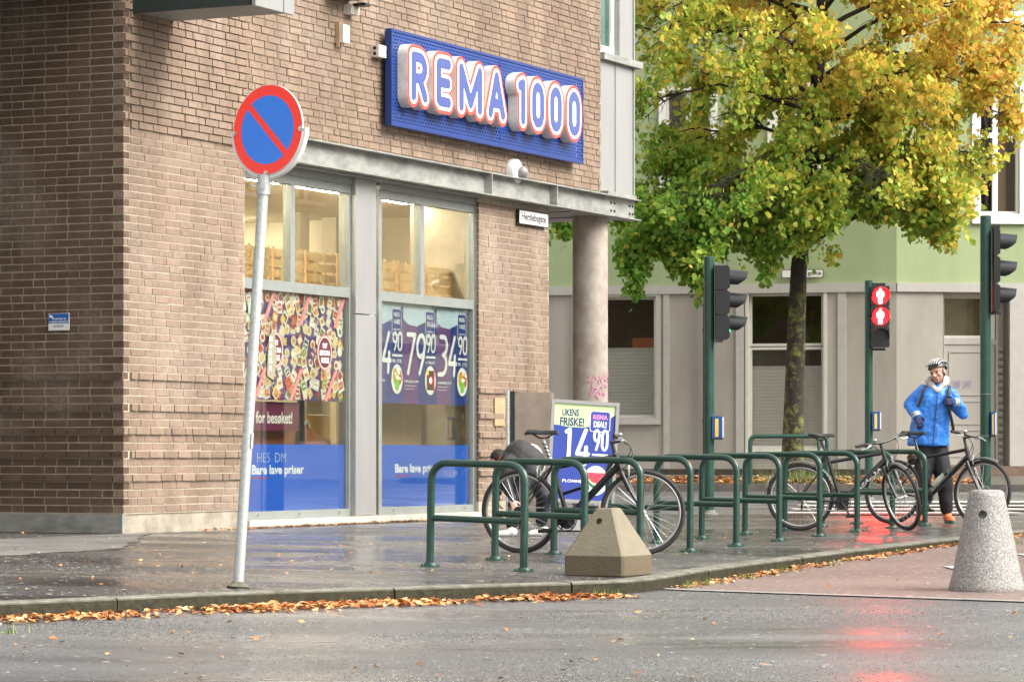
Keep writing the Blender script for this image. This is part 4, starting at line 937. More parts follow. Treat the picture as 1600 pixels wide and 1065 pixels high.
# door, transom window, louvre, steps
x0, x1, z0, z1 = wD; xl = gx(1561, gR); zt = gz(1510, 537, gR); zd = gz(1510, 545, gR)
b = MB(MR); dy = .28
b.box(x0, xl, dy-.04, dy+.04, zt, zt+.12); b.box(xl, xl+.05, dy-.05, dy+.05, z0, z1); b.box(x0, x0+.07, dy-.05, dy+.05, z0, z1); dr = b.build('door_frame', M_gtrim, house)
b = MB(MR); b.box(x0+.072, xl-.02, dy-.02, dy+.03, z0+.02, zt-.002)
xd0, xd1 = x0+.07, gx(1548, gR); dcol = mat('pale_door_paint', (.42, .40, .36), .6, var=.05)
door = b.build('door', dcol, house)
b = MB(MR); pxs = (xd0+.10, xd1-.1)
hts = [(z0+.18, z0+.75), (z0+.85, z0+1.35), (z0+1.45, zt-.14)]
for p, q in hts:
    for u in (pxs,): b.box(u[0], u[1], dy-.035, dy-.02, p, p+.03); b.box(u[0], u[1], dy-.035, dy-.02, q-.03, q); b.box(u[0], u[0]+.03, dy-.0351, dy-.02, p+.03, q-.03); b.box(u[1]-.03, u[1], dy-.0351, dy-.02, p+.03, q-.03)
b.box(xd1, xd1+.03, dy-.03, dy-.018, z0+.02, zt-.01); b.build('door_moulding', dcol, door)
P = Print(); rg = random.Random(8); gcx = gx(1495, gR); P.y = 0
for i in range(7): P.scrawl([(gcx+i*.055+rg.uniform(-.02, .05), 2.22+rg.uniform(-.02, .18)) for _ in range(4)], .006, sr('8f7fae'))
for i, v in enumerate(P.mb.v): P.mb.v[i] = tuple(MR @ Vector((v[0], dy-.038+v[1], v[2])))
P.mb.build('door_graffiti', M_print, door)
b = MB(MR); b.box(x0+.07, xl-.02, dy-.04, dy+.02, zt+.122, zt+.18); b.box(x0+.07, xl-.02, dy-.04, dy+.02, z1-.10, z1); b.box(xl-.10, xl-.02, dy-.041, dy+.02, zt+.18, z1-.10); b.build('transom_frame', M_wpaint, dr)
b = MB(MR); b.box(x0+.07, xl-.1, dy-.005, dy, zt+.18, z1-.1); b.build('transom_pane', M_glassf, dr)
b = MB(MR); b.box(x0+.05, xl, dy+.3, dy+.32, zt, z1); b.build('transom_curtain', mat('beige_net', (.42, .34, .22), .8, var=.25), dr)
for i in range(16):
    b = MB(MR); z = z0+.12+i*(zt+.1-z0-.2)/16; b.box(xl+.055, x1-.02, dy-.06, dy-.02, z, z+.085, Matrix.Rotation(R(25), 3, 'X')); b.build('louvre_slat', M_gtrim, dr)
b = MB(MR); b.box(xl+.05, x1, dy, dy+.04, z0, z1); b.box(x0-.02, x0, 0, .35, z0, z1); b.box(x1, x1+.05, 0, .35, z0, z1); b.build('door_reveal', M_ggrey, house)
b = MB(MR); b.box(x0-.35, x1+1.6, -.30, .3, .05, .615); b.box(x0-.45, x1+1.6, -.66, -.30, .05, .455); b.build('steps', M_step, house)
b = MB(); b.box(-14, 12, 6, 7, 0, TOP); b.build('rear_wall', M_ggreen, house)
# street plate on the green wall
x = gx(1222, gL); w_ = gx(1287, gL)-x; z = gz(1270, 434, gL); h_ = gz(1270, 421, gL)-z
s = thing('street_name_sign', 'small white street name plate ending in gata, half hidden by the tree trunk', 'sign', M=Matrix.Translation(GC) @ ML @ Matrix.Translation((x, -.06, z)))
b = MB(); b.box(0, w_, -.012, 0, 0, h_); b.build('plate', M_black, s)
P = Print(); P.y = -.014; P.rrect(.012, w_-.012, .012, h_-.012, .02, (.78, .77, .72)); P.up(); P.text('gata', w_*.62, w_*.95, h_*.2, h_*.72, (.02, .02, .02), .01); P.mb.build('lettering', M_signface, s)
# low rail round the tree bed
rl = thing('tree_guard_rail', 'dark green bent pipe rail guarding the tree bed before the green house', 'railing', loc=at(1232, 745, 55.2)); rl.location.z = .33; q = .036
hw = (1292-1172)/2*55.2/F; hh = CZ+(HY-681)*55.2/F-.33
b = MB(); b.tube([(-hw, 0, 0)]+[(-hw+.10-.10*math.cos(t), 0, hh-.10+.10*math.sin(t)) for t in np.linspace(0, math.pi/2, 6)]+[(hw-.1+.1*math.sin(t), 0, hh-.1+.1*math.cos(t)) for t in np.linspace(0, math.pi/2, 6)]+[(hw, 0, 0)], q)
b.build('front_hoop', M_greenpole, rl, smooth=True)
b = MB(); b.tube([(-hw+.13, 1.6, 0), (-hw+.13, 1.6, hh-.1), (-hw+.2, 1.6, hh), (hw, 1.6, hh), (hw+.05, 1.6, 0)], q); b.build('rear_hoop', M_greenpole, rl, smooth=True)
b = MB(); b.tube([(-hw+.02, .05, hh-.12), (-hw+.13, 1.55, hh-.12)], q*.8); b.build('side_bar', M_greenpole, rl, smooth=True)
# cream apartment row on the far side of the shop street (outside the picture, seen in the glass and the wet ground)
ar = thing('cream_apartment_row', 'cream apartment row with tall windows across the shop street, reflected in the shop glass', 'building', M=BM @ Matrix.Translation((0, -27, 0)))
b = MB(); ops = []
for i in range(16):
    for j in range(4): ops.append((4+i*3.4, 5.3+i*3.4, 1.2+j*3.4, 3.2+j*3.4))
openings_wall(b, 2, 62, 0, 15, ops, -.4, 0); b.build('wall', mat('cream_render', (.62, .54, .38), .85, vs=.5), ar)
b = MB(); b.box(2, 62, -9, -.7, 0, 15); b.box(2, 62, 0, .12, 3.9, 4.15); b.box(2, 62, 0, .3, 14.6, 15.2); b.build('core', mat('dark_core', (.10, .10, .10), .5), ar)
b = MB()
for o in ops: xm = (o[0]+o[1])/2; b.box(o[0], o[1], -.2, -.16, o[3]-.08, o[3]); b.box(xm-.04, xm+.04, -.2, -.15, o[2], o[3]); b.box(o[0]-.06, o[1]+.06, -.1, .1, o[2]-.1, o[2])
b.build('window_frame', M_whitew, ar)
# ---------------------------------------------------------------- the lime tree
TZ = 57.5; TP = at(1238, 745, TZ); TP.z = Zfar(TP.x, TZ)-.02
tree = thing('lime_tree', 'lime tree in yellow, orange and green autumn leaf before the green house', 'tree', loc=TP)
rt = random.Random(31)
def tz(py): return CZ+(HY-py)*TZ/F-TP.z
def tx(px): return (px-HX)*TZ/F-TP.x
def meander(a, b, n, amp):
    out = []
    for i in range(n+1):
        t = i/n; s = math.sin(math.pi*t); out.append(Vector(a).lerp(Vector(b), t)+Vector((rt.uniform(-amp, amp)*s, rt.uniform(-amp, amp)*s, rt.uniform(-amp, amp)*s*.5)))
    return out
trunk = [Vector((0, 0, -.1)), Vector((0, 0, .25)), Vector((.02, 0, 1)), Vector((tx(1243), 0, tz(560))), Vector((tx(1248), 0, tz(420))), Vector((tx(1262), 0, tz(300))), Vector((tx(1275), 0, tz(150))), Vector((tx(1286), .1, tz(20))), Vector((tx(1280), 0, tz(-150))), Vector((tx(1290), 0, tz(-320)))]
trr = [.25, .215, .195, .175, .15, .14, .125, .11, .08, .03]
m, t, b_ = newmat('mossy_bark'); N = t.nodes; L = t.links; tc = N.new('ShaderNodeTexCoord'); mp = N.new('ShaderNodeMapping'); mp.inputs['Scale'].default_value = (9, 9, 2.2); L.new(tc.outputs['Object'], mp.inputs[0])
n1 = N.new('ShaderNodeTexNoise'); n1.inputs['Scale'].default_value = 2.2; n1.inputs['Detail'].default_value = 8; n1.inputs['Roughness'].default_value = .75; L.new(mp.outputs[0], n1.inputs[0])
n2 = N.new('ShaderNodeTexNoise'); n2.inputs['Scale'].default_value = 5; n2.inputs['Detail'].default_value = 6; n2.inputs['Roughness'].default_value = .8; L.new(tc.outputs['Object'], n2.inputs[0])
sx = N.new('ShaderNodeSeparateXYZ'); L.new(tc.outputs['Object'], sx.inputs[0])
cr = N.new('ShaderNodeMapRange'); cr.inputs[1].default_value = .50; cr.inputs[2].default_value = .60; L.new(n2.outputs[0], cr.inputs[0])
hz = N.new('ShaderNodeMapRange'); hz.inputs[1].default_value = 4.0; hz.inputs[2].default_value = 3.0; L.new(sx.outputs[2], hz.inputs[0])
mm = N.new('ShaderNodeMath'); mm.operation = 'MULTIPLY'; L.new(cr.outputs[0], mm.inputs[0]); L.new(hz.outputs[0], mm.inputs[1])
bk = N.new('ShaderNodeMix'); bk.data_type = 'RGBA'; bk.inputs[6].default_value = (.012, .009, .007, 1); bk.inputs[7].default_value = (.055, .042, .032, 1); L.new(n1.outputs[0], bk.inputs[0])
ms = N.new('ShaderNodeMix'); ms.data_type = 'RGBA'; ms.inputs[7].default_value = (.20, .20, .045, 1); L.new(mm.outputs[0], ms.inputs[0]); L.new(bk.outputs[2], ms.inputs[6]); L.new(ms.outputs[2], b_.inputs['Base Color'])
b_.inputs['Roughness'].default_value = .8; bp = N.new('ShaderNodeBump'); bp.inputs['Strength'].default_value = 1; bp.inputs['Distance'].default_value = .03; L.new(n1.outputs[0], bp.inputs['Height']); L.new(bp.outputs[0], b_.inputs['Normal'])
M_bark = m
b = MB(); b.tube(trunk, trr, 16); b.build('trunk', M_bark, tree, smooth=True)
def floor_px(px):       # lowest leaves at a photo column
    pts = [(860, 372), (900, 372), (955, 350), (975, 470), (1000, 466), (1020, 410), (1060, 430), (1100, 492), (1120, 440), (1135, 400), (1180, 420), (1200, 455), (1212, 400), (1300, 420), (1312, 400), (1322, 350), (1345, 345), (1380, 360), (1480, 392), (1500, 375), (1545, 330), (1562, 280), (1600, 270)]
    for (a, p), (c, q) in zip(pts[:-1], pts[1:]):
        if a <= px < c: return p+(q-p)*(px-a)/(c-a)
    return 372 if px < 860 else 280
tips = []; limbs = MB(); twigs = MB()
def bez(a, c, b, n): return [a*(1-t)**2+c*2*t*(1-t)+b*t*t for t in [i/n for i in range(n+1)]]
def trunk_at(z):
    for a, c in zip(trunk[:-1], trunk[1:]):
        if a.z <= z <= c.z: return a.lerp(c, (z-a.z)/(c.z-a.z))
    return trunk[-1]
def droop(p, d, L_, r0, depth):
    end = p+d*L_+Vector((0, 0, -L_*.24)); c = p+d*L_*.55+Vector((0, 0, L_*.16)); pts = bez(p, c, end, 8)
    pts = [q+Vector((rt.uniform(-.04, .04),)*3) if 0 < i < 8 else q for i, q in enumerate(pts)]
    ex0, ez0 = HX+(TP.x+end.x)*F/(TZ+end.y), HY-(TP.z+end.z-CZ)*F/(TZ+end.y)
    if depth and ez0 > floor_px(ex0)-4: return
    if depth == 0 and ez0 > floor_px(ex0)-40: end.z += (ez0-floor_px(ex0)+50)*TZ/F; c.z += .2; pts = bez(p, c, end, 8)
    (limbs if depth == 0 else twigs).tube(pts, [r0*(1-i/8.6) for i in range(9)], 6 if depth else 8)
    ex, ez = HX+(TP.x+end.x)*F/(TZ+end.y), HY-(TP.z+end.z-CZ)*F/(TZ+end.y)
    if depth and ez > floor_px(ex)-6: return
    if depth < 2:
        for k in range(9 if depth == 0 else 6):
            i = rt.randint(2 if depth == 0 else 1, 8); q = pts[i]; dd = (pts[min(8, i+1)]-pts[i-1]).normalized()
            a = Vector((rt.uniform(-1, 1), rt.uniform(-1, 1), rt.uniform(-.5, .6))); nd = (dd*.8+a*.9).normalized(); droop(q, nd, L_*rt.uniform(.28, .5), r0*.4, depth+1)
    if depth >= 1:
        for i in range(1, 9): tips.append((pts[i], pts[i]-pts[i-1]))
nl_ = 44
for i in range(nl_):
    z = tz(390)+(tz(-300)-tz(390))*(i/nl_)**.95; p = trunk_at(z); an = i*2.399+rt.uniform(-.3, .3)
    f_ = 1-abs((z-tz(160))/(tz(-330)-tz(160)))**2*.55 if z > tz(160) else 1-.16*(tz(160)-z)
    el = .35 if z > tz(250) else .12
    L_ = 3.9*max(.35, f_)*rt.uniform(.75, 1.05); d = Vector((math.cos(an), math.sin(an)*.9, el)).normalized(); droop(p, d, L_, .05, 0)
# long low sprays on the left that hang beside the column, and on the right
for pxa, pya, pxb, pyb, y in ((1240, 330, 985, 400, -.8), (1235, 330, 1010, 330, -1.5), (1250, 300, 1060, 380, -.6), (1250, 300, 1120, 300, -1.8), (1262, 280, 1440, 330, -1.2), (1262, 260, 1530, 250, -.8), (1262, 250, 1370, 300, -2.0), (1255, 330, 1090, 350, .8), (1250, 310, 1040, 250, .5), (1255, 280, 880, 350, .4), (1260, 330, 1240, 350, -1.6), (1262, 200, 1560, 180, -.5), (1262, 150, 1570, 80, .5)):
    a = Vector((tx(pxa), 0, tz(pya))); e_ = Vector((tx(pxb), y, tz(pyb))); c = (a+e_)/2+Vector((0, 0, .5)); pts = bez(a, c, e_, 10)
    limbs.tube(pts, [.04*(1-i/11) for i in range(11)], 8)
    for i in range(3, 11):
        for k in range(3):
            d = ((pts[i]-pts[i-1]).normalized()*.5+Vector((rt.uniform(-1, 1), rt.uniform(-1, 1), rt.uniform(-.9, .2)))).normalized(); droop(pts[i], d, rt.uniform(.4, .9), .014, 1)
for px0, py0, px1, py1, yy in ((878, 325, 874, 398, -.2), (886, 330, 892, 372, .3), (868, 330, 866, 380, 0), (994, 380, 990, 462, -1.0), (1045, 375, 1040, 440, -1.3), (985, 380, 978, 468, -1.2), (1000, 370, 1004, 455, -1.4), (1062, 370, 1056, 425, -1.0), (1085, 380, 1092, 470, -1.5), (1102, 385, 1104, 488, -1.3), (1120, 380, 1128, 440, -1.2), (1186, 385, 1192, 452, -1.5), (1070, 380, 1078, 450, -1.3), (1330, 330, 1342, 350, -1.0), (1420, 340, 1450, 388, -1.3), (1450, 350, 1482, 390, -1.2), (1112, 360, 1098, 450, -1.1)):
    A_ = Vector((tx(px0), yy, tz(py0))); B_ = Vector((tx(px1), yy-.1, tz(py1))); q_ = bez(A_, (A_+B_)/2+Vector((.10, 0, 0)), B_, 8); twigs.tube(q_, [.010*(1-i/9) for i in range(9)], 5); strands = globals().setdefault('strands', []); strands += q_*4
# leaves
limbs.build('branch', M_bark, tree, smooth=True, kind='stuff'); twigs.build('twig', M_bark, tree, kind='stuff')
C_ = [sr(c) for c in ('6f9e3a', '94b448', 'b8c450', 'dccb58', 'e8c25a', 'e4ad56', 'd4924e', 'ae7446')]
NP = len(tips); per = 9
P0 = np.array([p for p, d in tips]); P0 = P0[(np.sin(P0[:, 0]*2.3+P0[:, 2]*1.3+.7)*np.sin(P0[:, 1]*2.0-P0[:, 2]*2.1+1.1)+np.sin(P0[:, 0]*5.1-P0[:, 2]*4.3)*.55+rng.normal(0, .22, NP)) < .06]; NP = len(P0)
P0 = np.vstack([P0, np.array(strands)]); NP = len(P0); pos = np.repeat(P0, per, axis=0)+rng.normal(0, .12, (NP*per, 3))*np.array([1, 1, .9])
pos = pos[rng.random(len(pos)) < .97]
keep = []
big = np.sin(pos[:, 0]*2.1+pos[:, 2]*1.7)+np.sin(pos[:, 1]*2.6-pos[:, 2]*2.2+1)+np.sin(pos[:, 0]*4.3-pos[:, 1]*3.1)*.6
for i, p in enumerate(pos):
    Y = TZ+p[1]; px = HX+(TP.x+p[0])*F/Y; py = HY-(TP.z+p[2]-CZ)*F/Y
    keep.append(py < floor_px(px)+14*math.sin(px*.09)*math.sin(px*.031+1)+9*math.sin(px*.23+p[1])-6+rng.normal(0, 7) and px < 1594+rng.normal(0, 5) and py > -260)
keep = np.array(keep); keep &= ~((big < -.75) & (rng.random(len(pos)) < .9)); pos = pos[keep]; big = big[keep]
nL = len(pos)
def leaf_arrays(pos, size, hang=True):
    n = len(pos)
    az = rng.uniform(0, 2*np.pi, n); el = rng.normal(-.75 if hang else 0, .45, n)
    tip = np.stack([np.cos(az)*np.cos(el), np.sin(az)*np.cos(el), np.sin(el)], 1)
    rnd = rng.normal(0, 1, (n, 3)); rnd[:, 2] += .6
    side = np.cross(tip, rnd); side /= np.linalg.norm(side, axis=1, keepdims=True); nor = np.cross(side, tip)
    s = size[:, None]; nor = nor*rng.uniform(-.6, 1.8, (n, 1))
    A = pos; Lm = pos+tip*s*.45+side*s*.46+nor*s*.10; Rm = pos+tip*s*.45-side*s*.46+nor*s*.10; Lu = pos+tip*s*.05+side*s*.28+nor*s*.05; Ru = pos+tip*s*.05-side*s*.28+nor*s*.05; T = pos+tip*s*1.02-nor*s*.12; 
    return np.stack([A, Lu, Lm, T, Rm, Ru], 1)      # 6 verts
def leaf_mesh(name, V, cols, m, parent, kind=None):
    n = len(V); me = bpy.data.meshes.new(name); me.vertices.add(n*6); me.vertices.foreach_set('co', V.reshape(-1).astype('f'))
    fi = np.array([[0, 3, 2, 1], [0, 5, 4, 3]]); idx = (np.arange(n)[:, None, None]*6+fi[None]).reshape(-1)
    me.loops.add(n*8); me.loops.foreach_set('vertex_index', idx.astype('i')); me.polygons.add(n*2)
    me.polygons.foreach_set('loop_start', (np.arange(n*2)*4).astype('i')); me.update(calc_edges=True); me.validate()
    at_ = me.color_attributes.new('Col', 'FLOAT_COLOR', 'CORNER'); a = np.ones((n*8, 4), 'f'); a[:, :3] = np.repeat(cols, 8, axis=0); at_.data.foreach_set('color', a.ravel())
    me.materials.append(m); o = bpy.data.objects.new(name, me); COL.objects.link(o); o.parent = parent
    if kind: o['kind'] = kind
    return o
# colour: greener low and left, orange towards the upper right
tt = (pos[:, 0]-tx(960))/(tx(1600)-tx(960))*1.9+(pos[:, 2]-tz(450))/(tz(0)-tz(450))*2.3+big*.3+rng.normal(0, .85, nL)-.15
tt = np.clip(tt, 0, 6.99); ii = tt.astype(int); fr = (tt-ii)[:, None]; CA_ = np.array(C_); colr = (CA_[ii]*(1-fr)+CA_[np.minimum(ii+1, 7)]*fr)*rng.uniform(.7, 1.12, (nL, 1))
size = np.clip(rng.normal(.100, .028, nL), .045, .17); V = leaf_arrays(pos, size)
order = np.argsort(pos[:, 1]); near = order[(pos[order, 2] < tz(20))][:280]; mask = np.ones(nL, bool); mask[near] = False
leaf_mesh('foliage', V[mask], colr[mask], M_leaf, tree, 'stuff')
UL = {}
for k, i in enumerate(near):
    key = k % 12
    if key not in UL:
        o = leaf_mesh('leaf', (V[i]-pos[i])[None], colr[i][None], M_leaf, tree); UL[key] = o.data
    else: o = bpy.data.objects.new('leaf', UL[key]); COL.objects.link(o); o.parent = tree
    o.location = tuple(pos[i]); o.rotation_euler = (rt.uniform(-.2, .2), rt.uniform(-.2, .2), 0)
print('LEAVES', nL)
# ---------------------------------------------------------------- fallen leaves and grass
DC = np.array([sr(c) for c in ('cf8450', 'd8965a', 'b0683e', 'dfae74', 'be7444', 'cc9862', '84502f', 'dabd88')])
def litter(name, pts, s0, s1, pile, label=None):
    n = len(pts); pts = np.array(pts, float); pos_ = pts.copy(); pos_[:, 2] += rng.random(n)*pile+.006
    az = rng.uniform(0, 2*np.pi, n); el = rng.normal(.04, .18, n); tip = np.stack([np.cos(az)*np.cos(el), np.sin(az)*np.cos(el), np.sin(el)], 1)
    up = np.stack([rng.normal(0, .35, n), rng.normal(0, .35, n), np.ones(n)], 1); side = np.cross(tip, up); side /= np.linalg.norm(side, axis=1, keepdims=True); nor = np.cross(side, tip); s = rng.uniform(s0, s1, n)[:, None]
    c = rng.uniform(.0, .16, (n, 1))
    V_ = np.stack([pos_, pos_+tip*s*.1+side*s*.22+nor*s*c, pos_+tip*s*.5+side*s*.36+nor*s*c, pos_+tip*s, pos_+tip*s*.5-side*s*.36+nor*s*c, pos_+tip*s*.1-side*s*.22+nor*s*c], 1)
    cc = DC[rng.integers(0, 8, n)]*rng.uniform(.6, 1.15, (n, 1)); o = leaf_mesh(name, V_, cc, M_leafdead, None, 'stuff')
    if label: o['label'] = label
    return o
def along(line, i0, i1, n, off0, off1, fn, peak=None):
    out = []
    for _ in range(n):
        u = rng.uniform(i0, i1-1.001); i = int(u); t = u-i; p = line[i].lerp(line[i+1], t); d = (line[i+1]-line[i]).normalized(); o_ = off0+(off1-off0)*rng.beta(1.2, 2.6); q = p+Vector((d.y, -d.x, 0))*o_
        if rng.random() > .55+.45*math.sin(u*.9)*math.sin(u*.37+1): continue
        out.append((q.x, q.y, fn(q.x, q.y)))
    return out
kc = next(i for i, p in enumerate(KS) if (p.x-HX*0)/p.y*F+HX > 965)
litter('fallen_leaves', along(KS, 0, kc, 5200, .06, .60, Zr), .028, .068, .010, 'orange fallen leaves heaped in the gutter along the kerb')
k2 = next(i for i, p in enumerate(KS) if p.x/p.y*F+HX > 1035)
litter('fallen_leaves', along(KS, k2, len(KS)-4, 3000, .02, .26, Zr), .025, .055, .008, 'sparser fallen leaves beside the kerb of the red lane')
pts = []
for _ in range(420):
    px = rng.uniform(0, 1600); py = rng.uniform(838, 1050); p = G(px, py); r_ = Zg(p.x, p.y)
    inside = False
    pts.append((p.x, p.y, max(Zr(p.x, p.y), -9)+(.0 if py > 950 else .08)))
pv = []
for _ in range(420):
    px = rng.uniform(0, 1450); yk = np.interp(px, [0, 372, 800, 1000, 1240, 1510], [925, 905, 892, 870, 855, 832]); py = rng.uniform(808 if px > 640 else 832, yk)
    p = G(px, py); pv.append((p.x, p.y, Zg(p.x, p.y)+.002))
litter('scattered_leaves', pv, .015, .035, .003, 'scattered wet leaves on the pavement')
pv = []
for _ in range(90):
    px = rng.uniform(0, 1600); yk = np.interp(px, [0, 370, 960, 1050, 1600], [985, 968, 950, 925, 880]); py = rng.uniform(yk, 1065); p = G(px, py, Zr); pv.append((p.x, p.y, Zr(p.x, p.y)+.003))
litter('scattered_leaves', pv, .015, .05, .004, 'few scattered leaves on the wet road')
pv = []
for _ in range(700):       # at the foot of the shop windows
    t = rng.uniform(1.2, PIER1+.2); p = BM @ Vector((t, -.07-abs(rng.normal(0, .05)), 0)); pv.append((p.x, p.y, Zg(p.x, p.y)+.002))
litter('scattered_leaves', pv, .02, .045, .01, 'crumbled leaves along the foot of the shop windows')
pv = []
for _ in range(3200):
    x = rng.uniform(.8, 8.5); y = YK+.2+abs(rng.normal(0, 1))*1.9; y = min(y, YK+6.5)+.02*x; pv.append((x, y, Zfar(x, y)))
litter('fallen_leaves', pv, .06, .13, .06, 'yellow fallen leaves on the tree bed across the street')
def blades(name, centres, h0, h1, sp, n, label):
    vs = []; cols = []; b = MB()
    for c in centres:
        for _ in range(n):
            x, y = c[0]+rng.normal(0, sp), c[1]+rng.normal(0, sp); h = rng.uniform(h0, h1); a = rng.uniform(0, 6.28); w_ = .004; l = rng.normal(0, .4)*h
            dx, dy = math.cos(a), math.sin(a); b.col = tuple(np.array(sr('7a8f45'))*rng.uniform(.5, 1.2)); b.add([(x-dy*w_, y+dx*w_, c[2]), (x+dy*w_, y-dx*w_, c[2]), (x+dx*l, y+dy*l, c[2]+h)], [(0, 1, 2)])
    o = b.build(name, M_grass, kind='stuff'); o['label'] = label; return o
ce = []
for px, py in ((935, 908), (945, 907), (380, 922), (1090, 893), (1075, 897), (1120, 890), (1105, 893), (1220, 876), (1230, 874), (1160, 884), (1320, 862), (1410, 852), (6, 962), (1290, 868), (1380, 856), (1590, 840)):
    p = G(px, py+2); ce.append((p.x, p.y-.02, Zr(p.x, p.y)+.0))
blades('grass', ce, .02, .07, .05, 22, 'tufts of green grass in the kerb joint')
ce = [(TP.x+rng.normal(0, .9), TZ-.6+rng.normal(0, .4), TP.z+.02) for _ in range(26)]
blades('grass', ce, .10, .42, .10, 22, 'tall grass and weeds around the foot of the lime tree')
# ---------------------------------------------------------------- street furniture
RL = [(672, 884), (773, 874), (865, 866), (950, 857), (1025, 848.5), (1096, 841), (1163, 834), (1225, 827.5), (1283, 822.5), (1337, 818)]
RR = [(818, 893), (912, 881), (999, 871), (1077, 861), (1150, 853), (1217, 845), (1281, 838), (1340, 831), (1395, 825.5), (1447, 821)]
def rack_mesh(part):
    hw, H, c, r = .385, .79, .13, .0275; b = MB()
    if part == 'hoop':
        pts = [(-hw, 0, 0)]+[(-hw+c-c*math.cos(t), 0, H-c+c*math.sin(t)) for t in np.linspace(0, math.pi/2, 8)]+[(hw-c+c*math.sin(t), 0, H-c+c*math.cos(t)) for t in np.linspace(0, math.pi/2, 8)]+[(hw, 0, 0)]
        b.tube(pts, r, 14)
    elif part == 'crossbar': b.tube([(-hw+.02, 0, .37), (hw-.02, 0, .37)], r*.9, 12)
    else:
        for x in ((-hw,) if part == 'left' else (hw,)):
            b.lathe([(.075, -.02), (.075, .008), (.045, .012), (.036, .03)], 14, (x, 0, 0))
            for a in range(4): b.lathe([(.009, .008), (.009, .02)], 6, (x+.057*math.cos(a*1.571+.7), .057*math.sin(a*1.571+.7), 0))
    return b
labs = ['green pipe bicycle rack nearest the parking sign, in front of the blue film', 'green bicycle rack before the rear wheel of the leftmost bicycle', 'green bicycle rack behind the chain of the leftmost bicycle', 'green bicycle rack behind the pyramid bollard and front bicycle wheel', 'green bicycle rack, first empty one right of the leftmost bicycle', 'green bicycle rack, before the green pole with the left vehicle signal', 'green bicycle rack at the rear wheel of the bicycle with a mudguard', 'green bicycle rack at the saddle of the bicycle with a mudguard', 'green bicycle rack crossed by the lettered bicycle frame', 'green bicycle rack nearest the man in blue']
rack = None
for i, (l, r_) in enumerate(zip(RL, RR)):
    A, B = G(*l), G(*r_); mid = (A+B)/2; wx = B.x-A.x
    if rack is None:
        rack = thing('bicycle_rack', labs[0], 'bicycle rack', group='green bicycle racks along the kerb'); o = rack
        hb = rack_mesh('hoop').build('hoop', M_green, rack, smooth=True); rack_mesh('crossbar').build('crossbar', M_green, rack, smooth=True); [rack_mesh(k).build('base_flange', M_greenpole, rack) for k in ('left', 'right')]
    else: o = copy_tree(rack)
    an = math.atan2(-.50, .70); o.location = mid; o.rotation_euler = (0, math.atan2(-(Zg(B.x, B.y)-Zg(A.x, A.y)), .9), an); o['label'] = labs[i]; s = wx/(.77*math.cos(an)); o.scale = (s, 1, 1)
# concrete pyramid bollard
p = G(952, 900); py = thing('pyramid_bollard', 'square brownish concrete pyramid bollard on the kerb corner', 'bollard', loc=(p.x, p.y+.18, Zg(p.x, p.y)-.005), rz=R(-28.5+0)); 
def pyramid():
    b = MB(); h, hb, s0, s1, ch = .50, .155, .243, .075, .018; prof = [(s0-.012, 0), (s0, .015), (s0, hb), (s1, h-.012), (s1-.012, h)]; vs = []
    for s, z in prof:
        c = ch*min(1, s/.1)
        for sx_, sy_ in ((1, 1), (-1, 1), (-1, -1), (1, -1)):
            pr = [(sx_*s, sy_*(s-c)), (sx_*(s-c), sy_*s)]
            if sx_*sy_ < 0: pr.reverse()
            vs += [(x, y, z) for x, y in pr]
    n = 8; fs = [(i*n+j, i*n+(j+1) % n, (i+1)*n+(j+1) % n, (i+1)*n+j) for i in range(len(prof)-1) for j in range(n)]+[tuple((len(prof)-1)*n+j for j in range(n)), tuple(reversed(range(n)))]
    b.add(vs, fs); return b
m, t, b_ = newmat('aged_concrete_pyramid'); N = t.nodes; L = t.links; tc = N.new('ShaderNodeTexCoord'); sx = N.new('ShaderNodeSeparateXYZ'); L.new(tc.outputs['Object'], sx.inputs[0])
n1 = N.new('ShaderNodeTexNoise'); n1.inputs['Scale'].default_value = 5; n1.inputs['Detail'].default_value = 10; n1.inputs['Roughness'].default_value = .75; L.new(tc.outputs['Object'], n1.inputs[0])
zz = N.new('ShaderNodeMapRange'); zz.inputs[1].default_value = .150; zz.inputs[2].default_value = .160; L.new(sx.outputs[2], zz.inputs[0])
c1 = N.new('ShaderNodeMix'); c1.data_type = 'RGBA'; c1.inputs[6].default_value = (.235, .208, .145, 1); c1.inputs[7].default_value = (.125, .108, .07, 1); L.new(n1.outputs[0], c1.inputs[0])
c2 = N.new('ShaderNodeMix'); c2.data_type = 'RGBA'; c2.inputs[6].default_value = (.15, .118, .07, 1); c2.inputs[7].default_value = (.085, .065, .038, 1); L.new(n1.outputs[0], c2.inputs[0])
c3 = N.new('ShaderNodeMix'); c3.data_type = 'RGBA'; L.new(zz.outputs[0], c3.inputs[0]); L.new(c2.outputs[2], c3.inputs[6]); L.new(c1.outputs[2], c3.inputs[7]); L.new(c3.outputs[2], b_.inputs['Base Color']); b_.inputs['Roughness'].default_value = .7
bp = N.new('ShaderNodeBump'); bp.inputs['Strength'].default_value = .7; bp.inputs['Distance'].default_value = .006; n2 = N.new('ShaderNodeTexNoise'); n2.inputs['Scale'].default_value = 60; n2.inputs['Detail'].default_value = 4; L.new(tc.outputs['Object'], n2.inputs[0]); L.new(n2.outputs[0], bp.inputs['Height']); L.new(bp.outputs[0], b_.inputs['Normal'])
